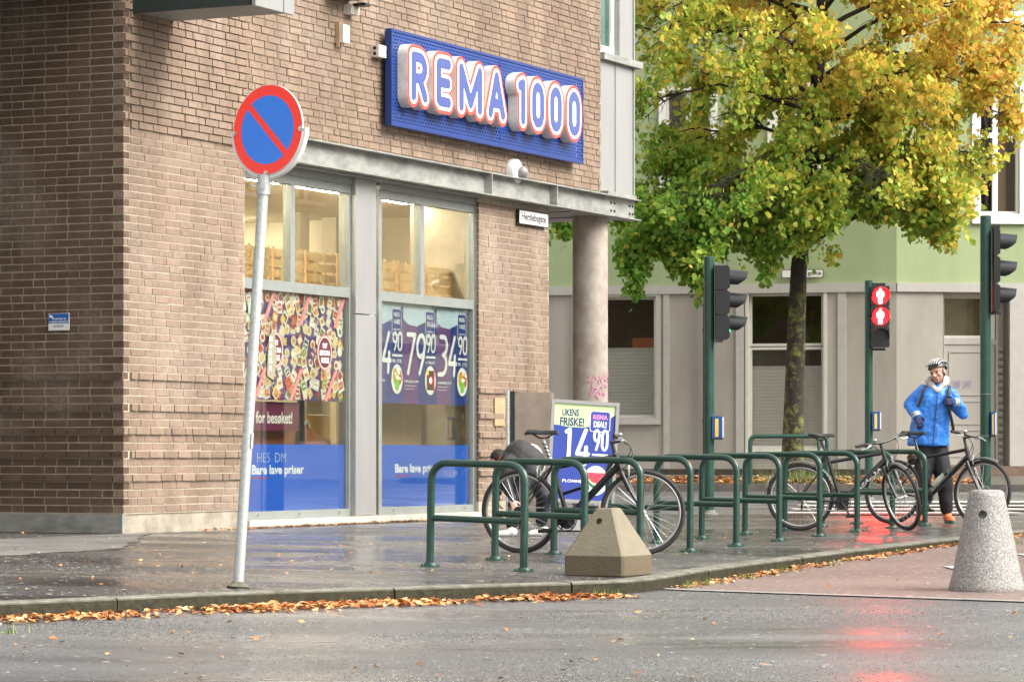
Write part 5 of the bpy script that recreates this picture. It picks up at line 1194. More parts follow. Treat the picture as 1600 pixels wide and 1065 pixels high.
def bore(o, P_, D_, r, depth):
    c = MB(); d = Vector(D_).normalized(); q = d.to_track_quat('Z', 'Y').to_matrix().to_4x4(); c.lathe([(r, -depth), (r, .15)], 24, P_, q)
    co_ = bpy.data.objects.new('hole', c.mesh('hole')); COL.objects.link(co_); co_.parent = o.parent; co_.matrix_basis = o.matrix_basis.copy()
    md = o.modifiers.new('bore', 'BOOLEAN'); md.object = co_; md.operation = 'DIFFERENCE'; md.solver = 'EXACT'
    dg = bpy.context.evaluated_depsgraph_get(); me = bpy.data.meshes.new_from_object(o.evaluated_get(dg)); o.modifiers.clear(); o.data = me; bpy.data.objects.remove(co_)
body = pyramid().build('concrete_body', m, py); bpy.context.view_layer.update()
bore(body, (-.02, -.135, .41), (0, -1, .35), .026, .06)
# round aggregate bollard
p = G(1549, 925, Zr); rbz = Zr(p.x, p.y+.2); cb = thing('round_bollard', 'tapered round grey aggregate concrete bollard with a hole, on the road edge', 'bollard', loc=(p.x, p.y+.22, rbz-.01))
b = MB(); sc = (p.y+.22)/F; H = (930-770)*sc*1.0; r0 = 59*sc; r1 = 27*sc
b.lathe([(r0-.03, 0), (r0-.008, .008), (r0, .03), (r0-.006, .06), (r0*.80+r1*.20, H*.2), (r0*.42+r1*.58, H*.58), (r1*1.06, H*.92), (r1*1.0, H*.965), (r1*.9, H*.99), (r1*.7, H)], 48)
body = b.build('concrete_body', M_granite, cb, smooth=True); bpy.context.view_layer.update(); bore(body, (-.055, -.17, H-(807-770)*sc), (-.2, -1, .2), .031, .08); body.data.set_sharp_from_angle(angle=R(40))
# ---------------------------------------------------------------- no stopping sign
p = G(372, 918); ns = thing('no_parking_sign', 'leaning galvanised post with round red and blue no parking sign', 'sign', loc=p); sc = p.y/F; tilt = math.atan2(41, 643); ns.rotation_euler = (0, tilt, 0)
ph = (918-272)*sc; b = MB(); b.tube([(0, 0, -.02), (0, 0, ph)], .035, 18); b.build('pole', M_galvp, ns, smooth=True)
b = MB(); b.lathe([(.075, -.015), (.075, .012), (.05, .03), (.036, .045)], 18); b.build('base_collar', M_kerb, ns, smooth=True)
b = MB(); b.lathe([(.045, ph-.13), (.045, ph-.005)], 18); b.build('clamp', M_galvp, ns, smooth=True)
b = MB(); b.tube([(.0, -.04, ph-.085), (0, -.058, ph-.085)], .014, 8); b.tube([(-.04, 0, ph-.08), (-.075, -.01, ph-.08)], .007, 6); b.tube([(-.075, -.01, ph-.08), (-.085, -.01, ph-.068)], .008, 6); b.build('clamp_bolt', M_chrome, ns)
b = MB(); b.box(.028, .04, -.035, -.02, .93, 1.03); b.col = (1, 1, 1); b.build('sticker', M_white, ns)
zc = ph+.298; yaw = R(-36); Mt = Matrix.Translation((.01, 0, zc)) @ Matrix.Rotation(yaw, 4, 'Z') @ Matrix.Rotation(-tilt*.8, 4, 'Y')
RXs = Matrix.Rotation(math.pi/2, 4, 'X'); Rd = .300
b = MB(Mt); b.lathe([(Rd, .0), (Rd, .012)], 56, (0, 0, 0), RXs); dsk = b.build('disc', M_white, ns)
P = Print(.0008); P.y = -.0135; red, bl = (1.0, .040, .022), (.025, .20, .80); P.ell(0, 0, Rd-.003, Rd-.003, red, 56); P.up()
for sgn in (1, -1):
    d = .022; r_ = .228; a0_ = math.asin(d/r_); pts = [(r_*math.cos(a_), r_*math.sin(a_)) for a_ in np.linspace(a0_, math.pi-a0_, 26)]
    ro = R(-45)+(0 if sgn > 0 else math.pi); P.poly([(x*math.cos(ro)-z*math.sin(ro), x*math.sin(ro)+z*math.cos(ro)) for x, z in pts], bl)
P.mb.v = [tuple(Mt @ Vector(v)) for v in P.mb.v]; P.mb.build('sign_face', M_signface, ns)
b = MB(Mt); n = 30; vs = []
for i in range(n+1):
    a = R(180+180*i/n)
    for rr_, y in ((Rd+.001, -.006), (Rd+.022, -.004), (Rd+.022, .03), (Rd+.001, .03)): vs.append((rr_*math.cos(a), y, rr_*math.sin(a)))
b.add(vs, [(i*4+j, i*4+(j+1) % 4, (i+1)*4+(j+1) % 4, (i+1)*4+j) for i in range(n) for j in range(4)]+[(0, 1, 2, 3), (n*4+3, n*4+2, n*4+1, n*4)]); b.build('rim_bracket', M_white, ns, smooth=True)
for a in (182, 270, 358): b = MB(Mt); b.lathe([(.018, .008), (.018, .022)], 12, ((Rd-.01)*math.cos(R(a)), 0, (Rd-.01)*math.sin(R(a))), RXs); b.lathe([(.008, .022), (.008, .03)], 6, ((Rd-.01)*math.cos(R(a)), 0, (Rd-.01)*math.sin(R(a))), RXs); b.build('bolt', M_chrome, ns)
# ---------------------------------------------------------------- traffic signals
M_sig = mat('signal_housing', (.012, .013, .015), .4, var=.3, vs=5, coat=.08); M_redL = emis('red_signal_led', (1, .06, .06), 25); M_redS = emis('red_signal_spill', (1, .00012, .0002), 150); M_grnL = emis('green_signal_led', (0, .75, .42), 3)
def pole(root, H, r=.064):
    b = MB(); b.lathe([(r, -.03), (r, H-.004), (r-.01, H)], 20); b.build('pole', M_greenpole, root, smooth=True)
    b = MB(); b.lathe([(.11, -.02), (.11, .02), (.075, .03), (.075, .06)], 18); b.build('base', M_galv, root)
def visor(b, c, L_, r, tilt=0):     # along +x
    n = 18; vs = []
    for x, rr_ in ((0, r), (L_, r*.97)):
        for i in range(n+1):
            a = R(-35+250*i/n); xe = x if x == 0 else x - (L_*.55)*(max(0, -math.sin(a))+ .25*(1-math.sin(a))); vs.append((c[0]+xe, c[1]+rr_*math.cos(a), c[2]+rr_*math.sin(a)-tilt*xe))
    b.add(vs, [(i, i+1, n+2+i, n+1+i) for i in range(n)])
def vehicle_signal(nm, px, pyt, z, hx, bodyd, lab, green):
    p = at(px, 706, z); g_ = Zg(p.x, z); root = thing(nm, lab, 'traffic light', loc=(p.x, z, g_)); H = CZ+(HY-pyt)*z/F-g_; s = z/F; pole(root, H)
    (ya, yb, xa, xb, vis) = hx; ztop = CZ+(HY-ya)*s-g_; zbot = CZ+(HY-yb)*s-g_; x0, x1 = (xa-px)*s, (xb-px)*s; h3 = (ztop-zbot)/3
    b = MB(); w_ = .15
    for k in range(3):
        z0 = zbot+k*h3
        b.prism([(x0, z0+.004), (x1-.03, z0+.004), (x1, z0+.03), (x1, z0+h3-.03), (x1-.03, z0+h3-.004), (x0, z0+h3-.004)], -w_, w_)
    hs_ = b.build('housing', M_sig, root)
    for k, (vy0, vy1, vx) in enumerate(vis):
        cz_ = CZ+(HY-(vy0+vy1)/2)*s-g_; b = MB(); visor(b, (x1, 0, cz_-.02), (vx-xb)*s, .115, .08); b.build('visor', M_sig, hs_)
        b = MB(); b.lathe([(.10, 0), (.10, .01)], 24, (x1, 0, cz_-.02), Matrix.Rotation(math.pi/2, 4, 'Y')); b.build('lens', M_grnL if (green and k == 2) else M_black, hs_)
    b = MB(); b.box(0, x0+.02, -.025, .025, ztop+.0, ztop+.03); b.box(x0, x0+.09, -.04, .04, ztop-.004, ztop+.035); b.box(0, x0+.02, -.025, .025, zbot-.035, zbot-.005); b.box(x0, x0+.10, -.04, .04, zbot-.03, zbot+.004); b.build('bracket', M_galv if green else M_black, root)
    return root
def push_box(root, px, pya, pyb, pxa, pxb, z, g_):
    s = z/F; zt_, zb_ = CZ+(HY-pya)*s-g_, CZ+(HY-pyb)*s-g_; a, c = (pxa-px)*s, (pxb-px)*s; b = MB(); b.box(a, c, -.08, .06, zb_, zt_); bx = b.build('button_box', mat('button_box_blue', sr('1f4f93'), .4), root)
    b = MB(); w_ = c-a; b.box(a+w_*.28, a+w_*.62, -.085, -.08, zb_+.015, zt_-.03); b.build('yellow_panel', mat('button_yellow', sr('e6c455'), .4), bx); b = MB(); b.box(c, c+.02, -.075, .055, zb_+.01, zt_-.01); b.build('side_cover', M_white, bx); b = MB(); b.box(a-.004, c+.004, -.088, .062, zb_-.02, zb_); b.build('lower_lip', M_black, bx)
z1 = 38.3; s1_ = vehicle_signal('traffic_light', 1108, 401, z1, (415, 531, 1117, 1139, ((422, 443, 1169), (459, 478, 1168), (495, 513, 1168))), 0, 'green pole with black three lens vehicle signal showing green, left of the tree trunk', True)
push_box(s1_, 1108, 650, 684, 1112, 1128, z1, s1_.location.z)
z2 = 36.4; s2_ = vehicle_signal('traffic_light', 1540, 337, z2, (357, 487, 1550, 1560, ((365, 388, 1589), (407, 430, 1589), (449, 472, 1588))), 0, 'green pole beside the man carrying an unlit black vehicle signal seen from the side', False)
push_box(s2_, 1540, 643, 680, 1547, 1553, z2, s2_.location.z)
b = MB()
for py_ in (615, 680): b.lathe([(.0655, CZ+(HY-py_)*z2/F-s2_.location.z-.004), (.0655, CZ+(HY-py_)*z2/F-s2_.location.z)], 16)
b.build('pole_band', M_galvp, s2_)
z3 = 47.0; p = at(1357.5, 706, z3); g3 = Zg(p.x, z3); ps = thing('pedestrian_signal', 'green pole with pedestrian signal showing two red standing figures', 'traffic light', loc=(p.x, z3, g3)); s = z3/F
pole(ps, CZ+(HY-438)*s-g3, .062); push_box(ps, 1357.5, 643, 671, 1362, 1374, z3, g3)
za_, zb2 = CZ+(HY-447)*s-g3, CZ+(HY-543)*s-g3; xa, xb = (1359-1357.5)*s, (1388-1357.5)*s; h3 = (za_-zb2)/3; b = MB()
for k in range(3): b.prism([(xa+.01, zb2+k*h3+.004), (xb-.01, zb2+k*h3+.004), (xb, zb2+k*h3+.02), (xb, zb2+(k+1)*h3-.016), (xb-.01, zb2+(k+1)*h3-.004), (xa+.01, zb2+(k+1)*h3-.004), (xa, zb2+(k+1)*h3-.016), (xa, zb2+k*h3+.02)], -.16, .02)
hs_ = b.build('housing', M_sig, ps); b = MB(); b.box(-.0, xb-.05, -.05, -.01, za_+.005, za_+.045); b.build('bracket', M_sig, ps); b = MB(); b.box(-.0, xb-.05, -.05, -.01, zb2-.045, zb2-.005); b.build('bracket', M_sig, ps)
xm = (xa+xb)/2; rl_ = (xb-xa)*.43
for k in range(3):
    zc_ = zb2+(k+.5)*h3; b = MB(); b.lathe([(rl_, .158), (rl_, .166)], 28, (xm, 0, zc_), RXs); ln = b.build('lens', M_redS if k else M_black, hs_)
    b = MB(); n = 14; vs = []
    for x in (0, 1):
        for i in range(n+1): a = R(-10+200*i/n); vs.append((xm+(rl_+.006)*math.cos(a), -.16-(.13 if x else 0), zc_+(rl_+.006)*math.sin(a)))
    b.add(vs, [(i, i+1, n+2+i, n+1+i) for i in range(n)]); b.build('visor', M_sig, hs_)
    if k:
        q = MB(); st = [[(.5, .95), (.5, .93)], [(.35, .76), (.65, .76), (.65, .45), (.35, .45), (.35, .76)], [(.27, .72), (.27, .48)], [(.73, .72), (.73, .48)], [(.42, .45), (.42, .02)], [(.58, .45), (.58, .02)], [(.5, .7), (.5, .5)]]
        sdf_mesh(q, st, .020, xm-.075, xm+.075, zc_-.10, zc_+.105, -.168, -.172, res=.008); q.build('red_figure', M_redL, hs_)
# ---------------------------------------------------------------- bicycles
def bicycle(lab, rear, front, lean=0, steer=0, sc=1.0, fender=None, saddle_z=.99, lettering=None, lock=False, bottle=False, rack=False, disc=False, postw=False, barup=.0, bag=False, fat=1.15, crank=-58):
    d = Vector((front.x-rear.x, front.y-rear.y, 0)); hd = math.atan2(d.y, d.x); WB = 1.07
    mid = (rear+front)/2; z0 = min(rear.z, front.z)
    root = thing('bicycle', lab, 'bicycle'); Mroot = Matrix.Translation((mid.x, mid.y, (rear.z+front.z)/2)) @ Matrix.Rotation(hd, 4, 'Z') @ Matrix.Rotation(lean, 4, 'X') @ Matrix.Scale(sc, 4) @ Matrix.Translation((-WB/2, 0, 0))
    root.matrix_world = Mroot
    Rw = .347; RH = Vector((0, 0, Rw)); FH = Vector((WB, 0, Rw)); BBk = Vector((.425, 0, .285)); SCt = Vector((.288, 0, .735)); HB = Vector((.885, 0, .70)); HT = Vector((.842, 0, .835)); SP = Vector((.212, 0, saddle_z-.05))
    ax = (HT-HB).normalized(); S = Matrix.Translation(HB) @ Matrix.Rotation(steer, 4, ax) @ Matrix.Translation(-HB)
    b = MB(); b.tube([HT-ax*.015, HB+ax*.02], .0235, 12); b.tube([SCt-Vector((0, 0, .03)), HT-ax*.035], .019, 10); b.tube([BBk, HB+ax*.035], .0235*fat, 12); b.tube([BBk, SCt+(SCt-BBk).normalized()*.03], .0195, 12)
    for y in (-1, 1):
        b.tube([BBk+Vector((0, y*.03, 0)), Vector((.18, y*.055, .315)), RH+Vector((0, y*.066, 0))], .011, 8); b.tube([SCt+Vector((0, y*.02, -.02)), SCt+Vector((-.06, y*.05, -.09)), RH+Vector((0, y*.066, 0))], .0095, 8)
    b.lathe([(.024, -.036), (.024, .036)], 14, BBk, RXs); fr = b.build('frame', M_bikeblk, root, smooth=True)
    if lettering:
        P = Print(.0); P.mb.col = (1, 1, 1); vs, fs, a, c, lo, hi = text_geo(lettering, .03); dv = (HB-BBk); L_ = dv.length; u = dv.normalized(); v = Vector((-u.z, 0, u.x)); q = MB(); q.col = (.55, .56, .56)
        pts = []
        for t_ in vs:
            uu = L_*.30+(t_[0]-a)/(c-a)*L_*.58; vv = (t_[1]-lo)/(hi-lo)-.5; th = vv*1.7; p_ = BBk+u*uu+v*(math.sin(th)*.0242*fat)+Vector((0, -math.cos(th)*.0242*fat, 0)); pts.append(tuple(p_))
        q.add(pts, fs); q.build('lettering', M_signface, fr)
    b = MB(); b.tube([SCt+(SCt-BBk).normalized()*.02, SP], .0135, 10); b.lathe([(.02, 0), (.02, .02)], 10, SCt+(SCt-BBk).normalized()*.03); b.build('seatpost', M_galvp if postw else M_bikeblk, root, smooth=True)
    if postw:
        q = MB(); u = (SP-SCt).normalized()
        for i in range(5): q.torus(SCt+u*(.04+i*.034), .0165, .006, 12, 5, u.to_track_quat('Y', 'Z').to_matrix().to_4x4() @ Matrix.Rotation(.5, 4, 'X'))
        q.build('wrapped_cable', M_black, root)
    b = MB(); sx_ = SP+Vector((0, 0, .035)); n = 9; vs = []; prof = [(-.135, .066, .0), (-.12, .076, .012), (-.07, .072, .010), (-.01, .045, .004), (.05, .026, .002), (.10, .020, .004), (.135, .014, .0), (.142, .004, -.006)]
    for x, w_, z in prof:
        for i in range(n):
            a = R(-20+220*i/(n-1)); vs.append((sx_.x+x, w_*math.cos(a), sx_.z+z+.026*math.sin(a)*(1 if math.sin(a) > 0 else 1.0)))
    b.add(vs, [(i*n+j, i*n+j+1, (i+1)*n+j+1, (i+1)*n+j) for i in range(len(prof)-1) for j in range(n-1)]+[tuple(i*n for i in range(len(prof))[::-1])+tuple(i*n+n-1 for i in range(len(prof)))][:0]+[(i*n, (i+1)*n, (i+1)*n+n-1, i*n+n-1) for i in range(len(prof)-1)]+[tuple(range(n))])
    for y in (-1, 1): b.tube([sx_+Vector((-.09, y*.022, .0)), sx_+Vector((-.03, y*.02, -.035)), sx_+Vector((.03, y*.02, -.035)), sx_+Vector((.10, y*.01, .0))], .0045, 6)
    b.build('saddle', M_black, root, smooth=True)
    def wheel(M_, hub, sp=True):
        b = MB(M_); b.torus(hub, Rw-.019, .019, 56, 9); w_ = b.build('wheel', M_rubber, root, smooth=True)
        b = MB(M_); b.torus(hub, Rw-.045, .011, 56, 8, flat=1.1); b.build('rim', M_rim, w_, smooth=True)
        b = MB(M_); rs = random.Random(2)
        for i in range(32):
            a = 2*math.pi*i/32; c_ = a+(.5 if (i//2) % 2 else -.5); y = .03 if i % 2 else -.03
            b.tube([hub+Vector((.022*math.cos(c_), y, .022*math.sin(c_))), hub+Vector(((Rw-.05)*math.cos(a), 0, (Rw-.05)*math.sin(a)))], .0015, 4, cap=False)
        b.build('spoke', M_chrome, w_, kind='stuff')
        b = MB(M_); b.lathe([(.014, -.055), (.024, -.036), (.024, -.03), (.014, -.026), (.014, .026), (.024, .03), (.024, .036), (.014, .055)], 14, hub, RXs); b.lathe([(.008, -.075), (.008, .075)], 10, hub, RXs); b.build('hub', M_galvp, w_, smooth=True)
        if disc: b = MB(M_); b.torus(hub+Vector((0, .045, 0)), .07, .008, 24, 4, flat=.2); b.build('brake_disc', M_chrome, w_)
        return w_
    wheel(Matrix(), RH); wheel(S, FH)
    b = MB(S); crown = HB-ax*.03
    b.tube([HB+ax*.02, crown], .02, 10); b.tube([crown+Vector((0, -.055, -.01)), crown+Vector((0, .055, -.01))], .017, 8)
    for y in (-1, 1):
        p0 = crown+Vector((0, y*.055, 0)); b.tube([p0, p0.lerp(FH+Vector((0, y*.055, 0)), .45)+Vector((-.008, 0, 0))], .0165*fat, 10); b.tube([p0.lerp(FH+Vector((0, y*.055, 0)), .45)+Vector((-.008, 0, 0)), FH+Vector((0, y*.055, .0))], .013 if y else .013, 10)
    b.build('fork', M_bikeblk, root, smooth=True)
    b = MB(S); st = HT+ax*(.05+barup); ce = st+Vector((.08, 0, .02)); b.tube([HT-ax*.01, st+ax*.015], .015, 10); b.tube([st, ce], .014, 10)
    hb_pts = [ce+Vector((-.045, y, .018)) for y in (-.31,)]+[ce+Vector((-.02, -.16, .016)), ce+Vector((0, -.05, 0)), ce+Vector((0, .05, 0)), ce+Vector((-.02, .16, .016)), ce+Vector((-.045, .31, .018))]
    b.tube(hb_pts, .0115, 10); hbr = b.build('handlebar', M_bikeblk, root, smooth=True)
    for y in (-1, 1):
        b = MB(S); b.tube([ce+Vector((-.045, y*.315, .018)), ce+Vector((-.030, y*.20, .017))], .0165, 10); b.build('grip', M_rubber, hbr, smooth=True)
    for y in (-1, 1):
        b = MB(S); b.tube([ce+Vector((-.026, y*.175, .016)), ce+Vector((.012, y*.18, .004)), ce+Vector((.028, y*.22, -.012)), ce+Vector((.012, y*.285, -.018))], .0065, 6); b.box(ce.x-.045, ce.x+.005, y*.165-.016, y*.165+.016, ce.z-.012, ce.z+.012); b.build('brake_lever', M_galvp, hbr)
    b = MB(S)
    for y, l in ((-1, .10), (1, .13), (-1, .16)):
        s0_ = ce+Vector((.0, y*.15, .0)); e_ = HB+Vector((.0, y*.025, -.02 if l > .12 else .05)); b.tube(bez(s0_, (s0_+e_)/2+Vector((.12+l*.5, y*.02, .02)), e_, 10), .0032, 5)
    b.build('cable', M_black, hbr)
    b = MB(S); b.sphere(ce+Vector((-.01, -.10, .04)), (.024, .024, .02), 10, 7); b.build('bell', M_chrome, hbr, smooth=True)
    # drivetrain (right side, y < 0)
    b = MB(); cy = -.05
    for rr_, y in ((.088, cy), (.070, cy+.010), (.052, cy+.02)): b.torus(BBk+Vector((0, y, 0)), rr_, .0055, 36, 5, flat=.5)
    for i in range(5): a = i*1.2566+.4; b.tube([BBk+Vector((0, cy, 0)), BBk+Vector((.085*math.cos(a), cy, .085*math.sin(a)))], .008, 6)
    b.lathe([(.012, -.002), (.074, -.002), (.074, .002), (.012, .002)], 30, BBk+Vector((0, cy+.006, 0)), RXs)
    ck = b.build('crankset', M_black, root, smooth=True)
    b = MB(); ca = R(crank); 
    for sg_, y in ((1, -.075), (-1, .075)): b.tube([BBk+Vector((0, y, 0)), BBk+Vector((.17*math.cos(ca)*sg_, y*1.12, .17*math.sin(ca)*sg_))], .0105, 8)
    b.build('crank_arm', M_black, ck)
    for sg_, y in ((1, -.14), (-1, .14)):
        pc_ = BBk+Vector((.17*math.cos(ca)*sg_, y, .17*math.sin(ca)*sg_)); b = MB(); b.box(pc_.x-.045, pc_.x+.045, pc_.y-.045, pc_.y-.035, pc_.z-.014, pc_.z+.014); b.box(pc_.x-.045, pc_.x+.045, pc_.y+.035, pc_.y+.045, pc_.z-.014, pc_.z+.014); b.box(pc_.x-.05, pc_.x-.04, pc_.y-.045, pc_.y+.045, pc_.z-.013, pc_.z+.013); b.box(pc_.x+.04, pc_.x+.05, pc_.y-.045, pc_.y+.045, pc_.z-.013, pc_.z+.013); b.lathe([(.012, -.04), (.012, .05)], 8, pc_, RXs); b.build('pedal', M_black, ck)
    b = MB(); y = cy
    b.tube([BBk+Vector((0, y, .088)), RH+Vector((0, y, .045))], .0045, 5); b.tube([BBk+Vector((0, y, -.088)), RH+Vector((.03, y, -.12)), RH+Vector((-.005, y, -.10)), RH+Vector((.03, y, -.05)), RH+Vector((0, y, -.04))], .0045, 5); b.build('chain', M_galvp, root)
    b = MB()
    for k in range(6): b.lathe([(.045-k*.005, -.002), (.045-k*.005, .002)], 20, RH+Vector((0, -.034-k*.004, 0)), RXs)
    b.tube([RH+Vector((0, -.06, 0)), RH+Vector((.02, -.06, -.06)), RH+Vector((.015, -.06, -.14))], .010, 6); b.build('derailleur', M_black, root)
    for M_, hub, x in ((Matrix(), RH, 1), (S, FH, -1)):
        b = MB(M_); q = hub+Vector((.17*x if x > 0 else -.115, 0, .30 if x > 0 else .315))
        for y in (-1, 1): b.tube([q+Vector((0, y*.025, -.02)), q+Vector((0, y*.04, .03)), q+Vector((0, y*.02, .075))], .008, 6)
        b.build('rim_brake', M_galvp, root)
    if fender:
        def fend(M_, hub, a0, a1, m_):
            b = MB(M_); n = 22; vs = []
            for i in range(n+1):
                a = R(a0+(a1-a0)*i/n)
                for y, rr_ in ((-.028, Rw+.012), (-.018, Rw+.024), (0, Rw+.028), (.018, Rw+.024), (.028, Rw+.012)): vs.append(tuple(hub+Vector((rr_*math.cos(a), y, rr_*math.sin(a)))))
            b.add(vs, [(i*5+j, i*5+j+1, i*5+j+6, i*5+j+5) for i in range(n) for j in range(4)])
            for y in (-.03, .03): b.tube([hub+Vector((0, y*2, 0)), hub+Vector(((Rw+.015)*math.cos(R(a1-12)), y, (Rw+.015)*math.sin(R(a1-12))))], .003, 5)
            b.build('mudguard', m_, root, smooth=True)
        if 'r' in fender: fend(Matrix(), RH, 20, 175, M_bikefend)
        if 'f' in fender: fend(S, FH, -40 if 'F' in fender else 60, 130, M_bikefend)
    if lock:
        b = MB(); c_ = Vector((.36, -.06, .44)); b.tube(bez(Vector((.30, -.05, .50)), Vector((.18, -.10, .26)), Vector((.42, -.09, .33)), 8)+bez(Vector((.42, -.09, .33)), Vector((.60, -.07, .40)), Vector((.62, -.06, .56)), 8)[1:], .017, 10); b.tube(bez(Vector((.62, -.06, .56)), Vector((.55, .03, .55)), Vector((.33, .05, .48)), 8), .015, 8); b.build('cable_lock', mat('lock_sleeve', (.018, .028, .06), .35, var=.3), root, smooth=True)
    if bottle:
        u = (HB-BBk).normalized(); v = Vector((-u.z, 0, u.x)); c_ = BBk+u*.13+v*.06; q = u.to_track_quat('Z', 'Y').to_matrix().to_4x4(); b = MB(); b.lathe([(.030, 0), (.036, .02), (.036, .12), (.030, .135), (.036, .15), (.030, .175)], 16, c_, q); bt = b.build('bottle', mat('clear_bottle', (.55, .58, .50), .3, var=.2), root, smooth=True)
        b = MB(); b.lathe([(.020, .175), (.016, .20), (.012, .21)], 12, c_, q); b.lathe([(.031, .172), (.031, .182)], 14, c_, q); b.build('bottle_cap', M_black, bt)
    if bag:
        b = MB(); u = (SP-SCt).normalized(); c_ = SCt+u*.03+Vector((-.06, 0, -.06)); b.sphere(c_, (.055, .05, .06), 12, 8); 
        for i in range(5): b.torus(c_, .055+.006*(i % 2), .008, 16, 5, Matrix.Rotation(i*.6, 4, 'Z') @ Matrix.Rotation(i*.3, 4, 'X'))
        b.build('coiled_lock', mat('coil_lock_brown', (.05, .035, .025), .4), root, smooth=True)
    if lettering:
        b = MB(); b.box(.47, .55, -.03, .03, .80, .835); b.box(.49, .53, -.025, .025, .765, .80); b.build('light_mount', M_black, root)
    return root
M_bikefend = mat('grey_mudguard', (.16, .165, .17), .3, .3, var=.2)
_p, _q = G(812, 863), G(1007, 868); d = (_q-_p); d.z = 0; 
c_ = (_p+_q)/2; h_ = Vector((1.0, -.42, 0)).normalized()*.55
bicycle('black hybrid bicycle locked to the racks nearest the shop, before the price board', c_-h_, c_+h_, lean=R(3), crank=-150, fat=1.3, steer=R(18), sc=1.02, saddle_z=1.0, lock=True, postw=True, barup=.03)
_p, _q = G(1252, 828), G(1412, 829); c_ = (_p+_q)/2; h_ = Vector((1, -.10, 0)).normalized()*.535
bicycle('dark grey lettered bicycle with rear mudguard and sharply turned front wheel, leaning in the racks', c_-h_, c_+h_, lean=R(-5), steer=R(-62), sc=.99, fender='rf', lettering='MERIDA', fat=1.35, saddle_z=.99, barup=.02)
_p, _q = G(1403, 819), G(1521, 820); c_ = (_p+_q)/2; h_ = Vector((.80, -.60, 0)).normalized()*.535
bicycle('black bicycle with drinks bottle standing in front of the man in blue', c_-h_, c_+h_, lean=R(-7), steer=R(-3), sc=1.02, fender='f', bottle=True, disc=True, bag=True, saddle_z=.98, barup=.04)
# ---------------------------------------------------------------- people
def capsule(b, p0, p1, r0, r1, n=16):
    p0, p1 = Vector(p0), Vector(p1); d = (p1-p0); L_ = d.length; q = (d.normalized() if L_ > 1e-6 else Vector((0, 0, 1))).to_track_quat('Z', 'Y').to_matrix().to_4x4(); prof = []
    for i in range(6): a = -math.pi/2+math.pi/2*i/5; prof.append((max(r0*math.cos(a), .0008), r0*math.sin(a)))
    for i in range(6): a = math.pi/2*i/5; prof.append((max(r1*math.cos(a), .0008), L_+r1*math.sin(a)))
    b.lathe(prof, n, p0, q)
def chain(b, pts, rs):
    for i in range(len(pts)-1): capsule(b, pts[i], pts[i+1], rs[i], rs[i+1])
def fused(b, name, m, parent, vox=.009, sm=6, wrinkle=0, ws=9):
    o = b.build('tmp_fuse', m, None); md = o.modifiers.new('r', 'REMESH'); md.mode = 'VOXEL'; md.voxel_size = vox; md.use_smooth_shade = True
    s = o.modifiers.new('s', 'SMOOTH'); s.iterations = sm; s.factor = .6
    if wrinkle:
        tx_ = bpy.data.textures.new('fold', 'CLOUDS'); tx_.noise_scale = 1/ws; dm = o.modifiers.new('d', 'DISPLACE'); dm.texture = tx_; dm.strength = wrinkle; dm.mid_level = .5
    if wrinkle > .025:
        t2 = bpy.data.textures.new('crease', 'STUCCI'); t2.noise_scale = .11; t2.turbulence = 5; d2 = o.modifiers.new('e', 'DISPLACE'); d2.texture = t2; d2.strength = .014; d2.mid_level = .5
    dg = bpy.context.evaluated_depsgraph_get(); me = bpy.data.meshes.new_from_object(o.evaluated_get(dg)); bpy.data.objects.remove(o); me.name = name
    me.polygons.foreach_set('use_smooth', [True]*len(me.polygons))
    n = bpy.data.objects.new(name, me); COL.objects.link(n); n.parent = parent; return n
def ell(b, c, r, M=None): b.sphere(c, r, 20, 14, M)
M_skin = mat('skin', (.60, .34, .25), .5, var=.15, vs=25); M_blue = mat('blue_shell_jacket', sr('2f80de'), .45, var=.2, vs=7, coat=.05); M_navy = mat('black_trousers', (.016, .017, .024), .7, var=.3)
M_glove = mat('navy_glove', (.035, .04, .12), .8, var=.3, vs=40); M_orange = mat('orange_shoe', (.85, .22, .08), .6, var=.2, vs=30); M_teal = mat('teal_sole', (.02, .16, .13), .5); M_hood = mat('pale_lining', (.62, .60, .56), .85, var=.35, vs=14)
M_hair = mat('grey_hair', (.22, .18, .14), .8, var=.4, vs=60); M_eye = mat('dark_eye', (.02, .015, .012), .3); M_lip = mat('lips', (.34, .12, .10), .5)
def hand(b, w_, dirn, up, side, s=1.0, curl=.9):
    """palm plus four bent fingers and a thumb, as overlapping capsules; dirn from wrist to knuckles, up = back of the hand, side = thumb side"""
    d, u, t = Vector(dirn).normalized(), Vector(up).normalized(), Vector(side).normalized(); w_ = Vector(w_)
    for k in (-1.2, -.4, .4, 1.2): capsule(b, w_+d*.015*s+t*k*.012*s, w_+d*.085*s+t*k*.017*s, .016*s, .014*s, 10)
    for k, ln in ((1.5, .9), (.5, 1.0), (-.5, .95), (-1.5, .75)):
        a = w_+d*.085*s+t*k*.018*s; v1 = (d*math.cos(curl*.5)-u*math.sin(curl*.5)); v2 = (d*math.cos(curl*1.4)-u*math.sin(curl*1.4)); v3 = (d*math.cos(curl*2.1)-u*math.sin(curl*2.1))
        p1 = a+v1*.036*ln*s; p2 = p1+v2*.026*ln*s; p3 = p2+v3*.018*ln*s; chain(b, [a, p1, p2, p3], [.0095*s, .009*s, .0085*s, .007*s])
    a = w_+d*.022*s+t*.026*s; p1 = a+(d*.6+t*.7-u*.2).normalized()*.036*s; p2 = p1+(d*.9+t*.15-u*.4).normalized()*.028*s; chain(b, [a, p1, p2], [.013*s, .0105*s, .009*s])
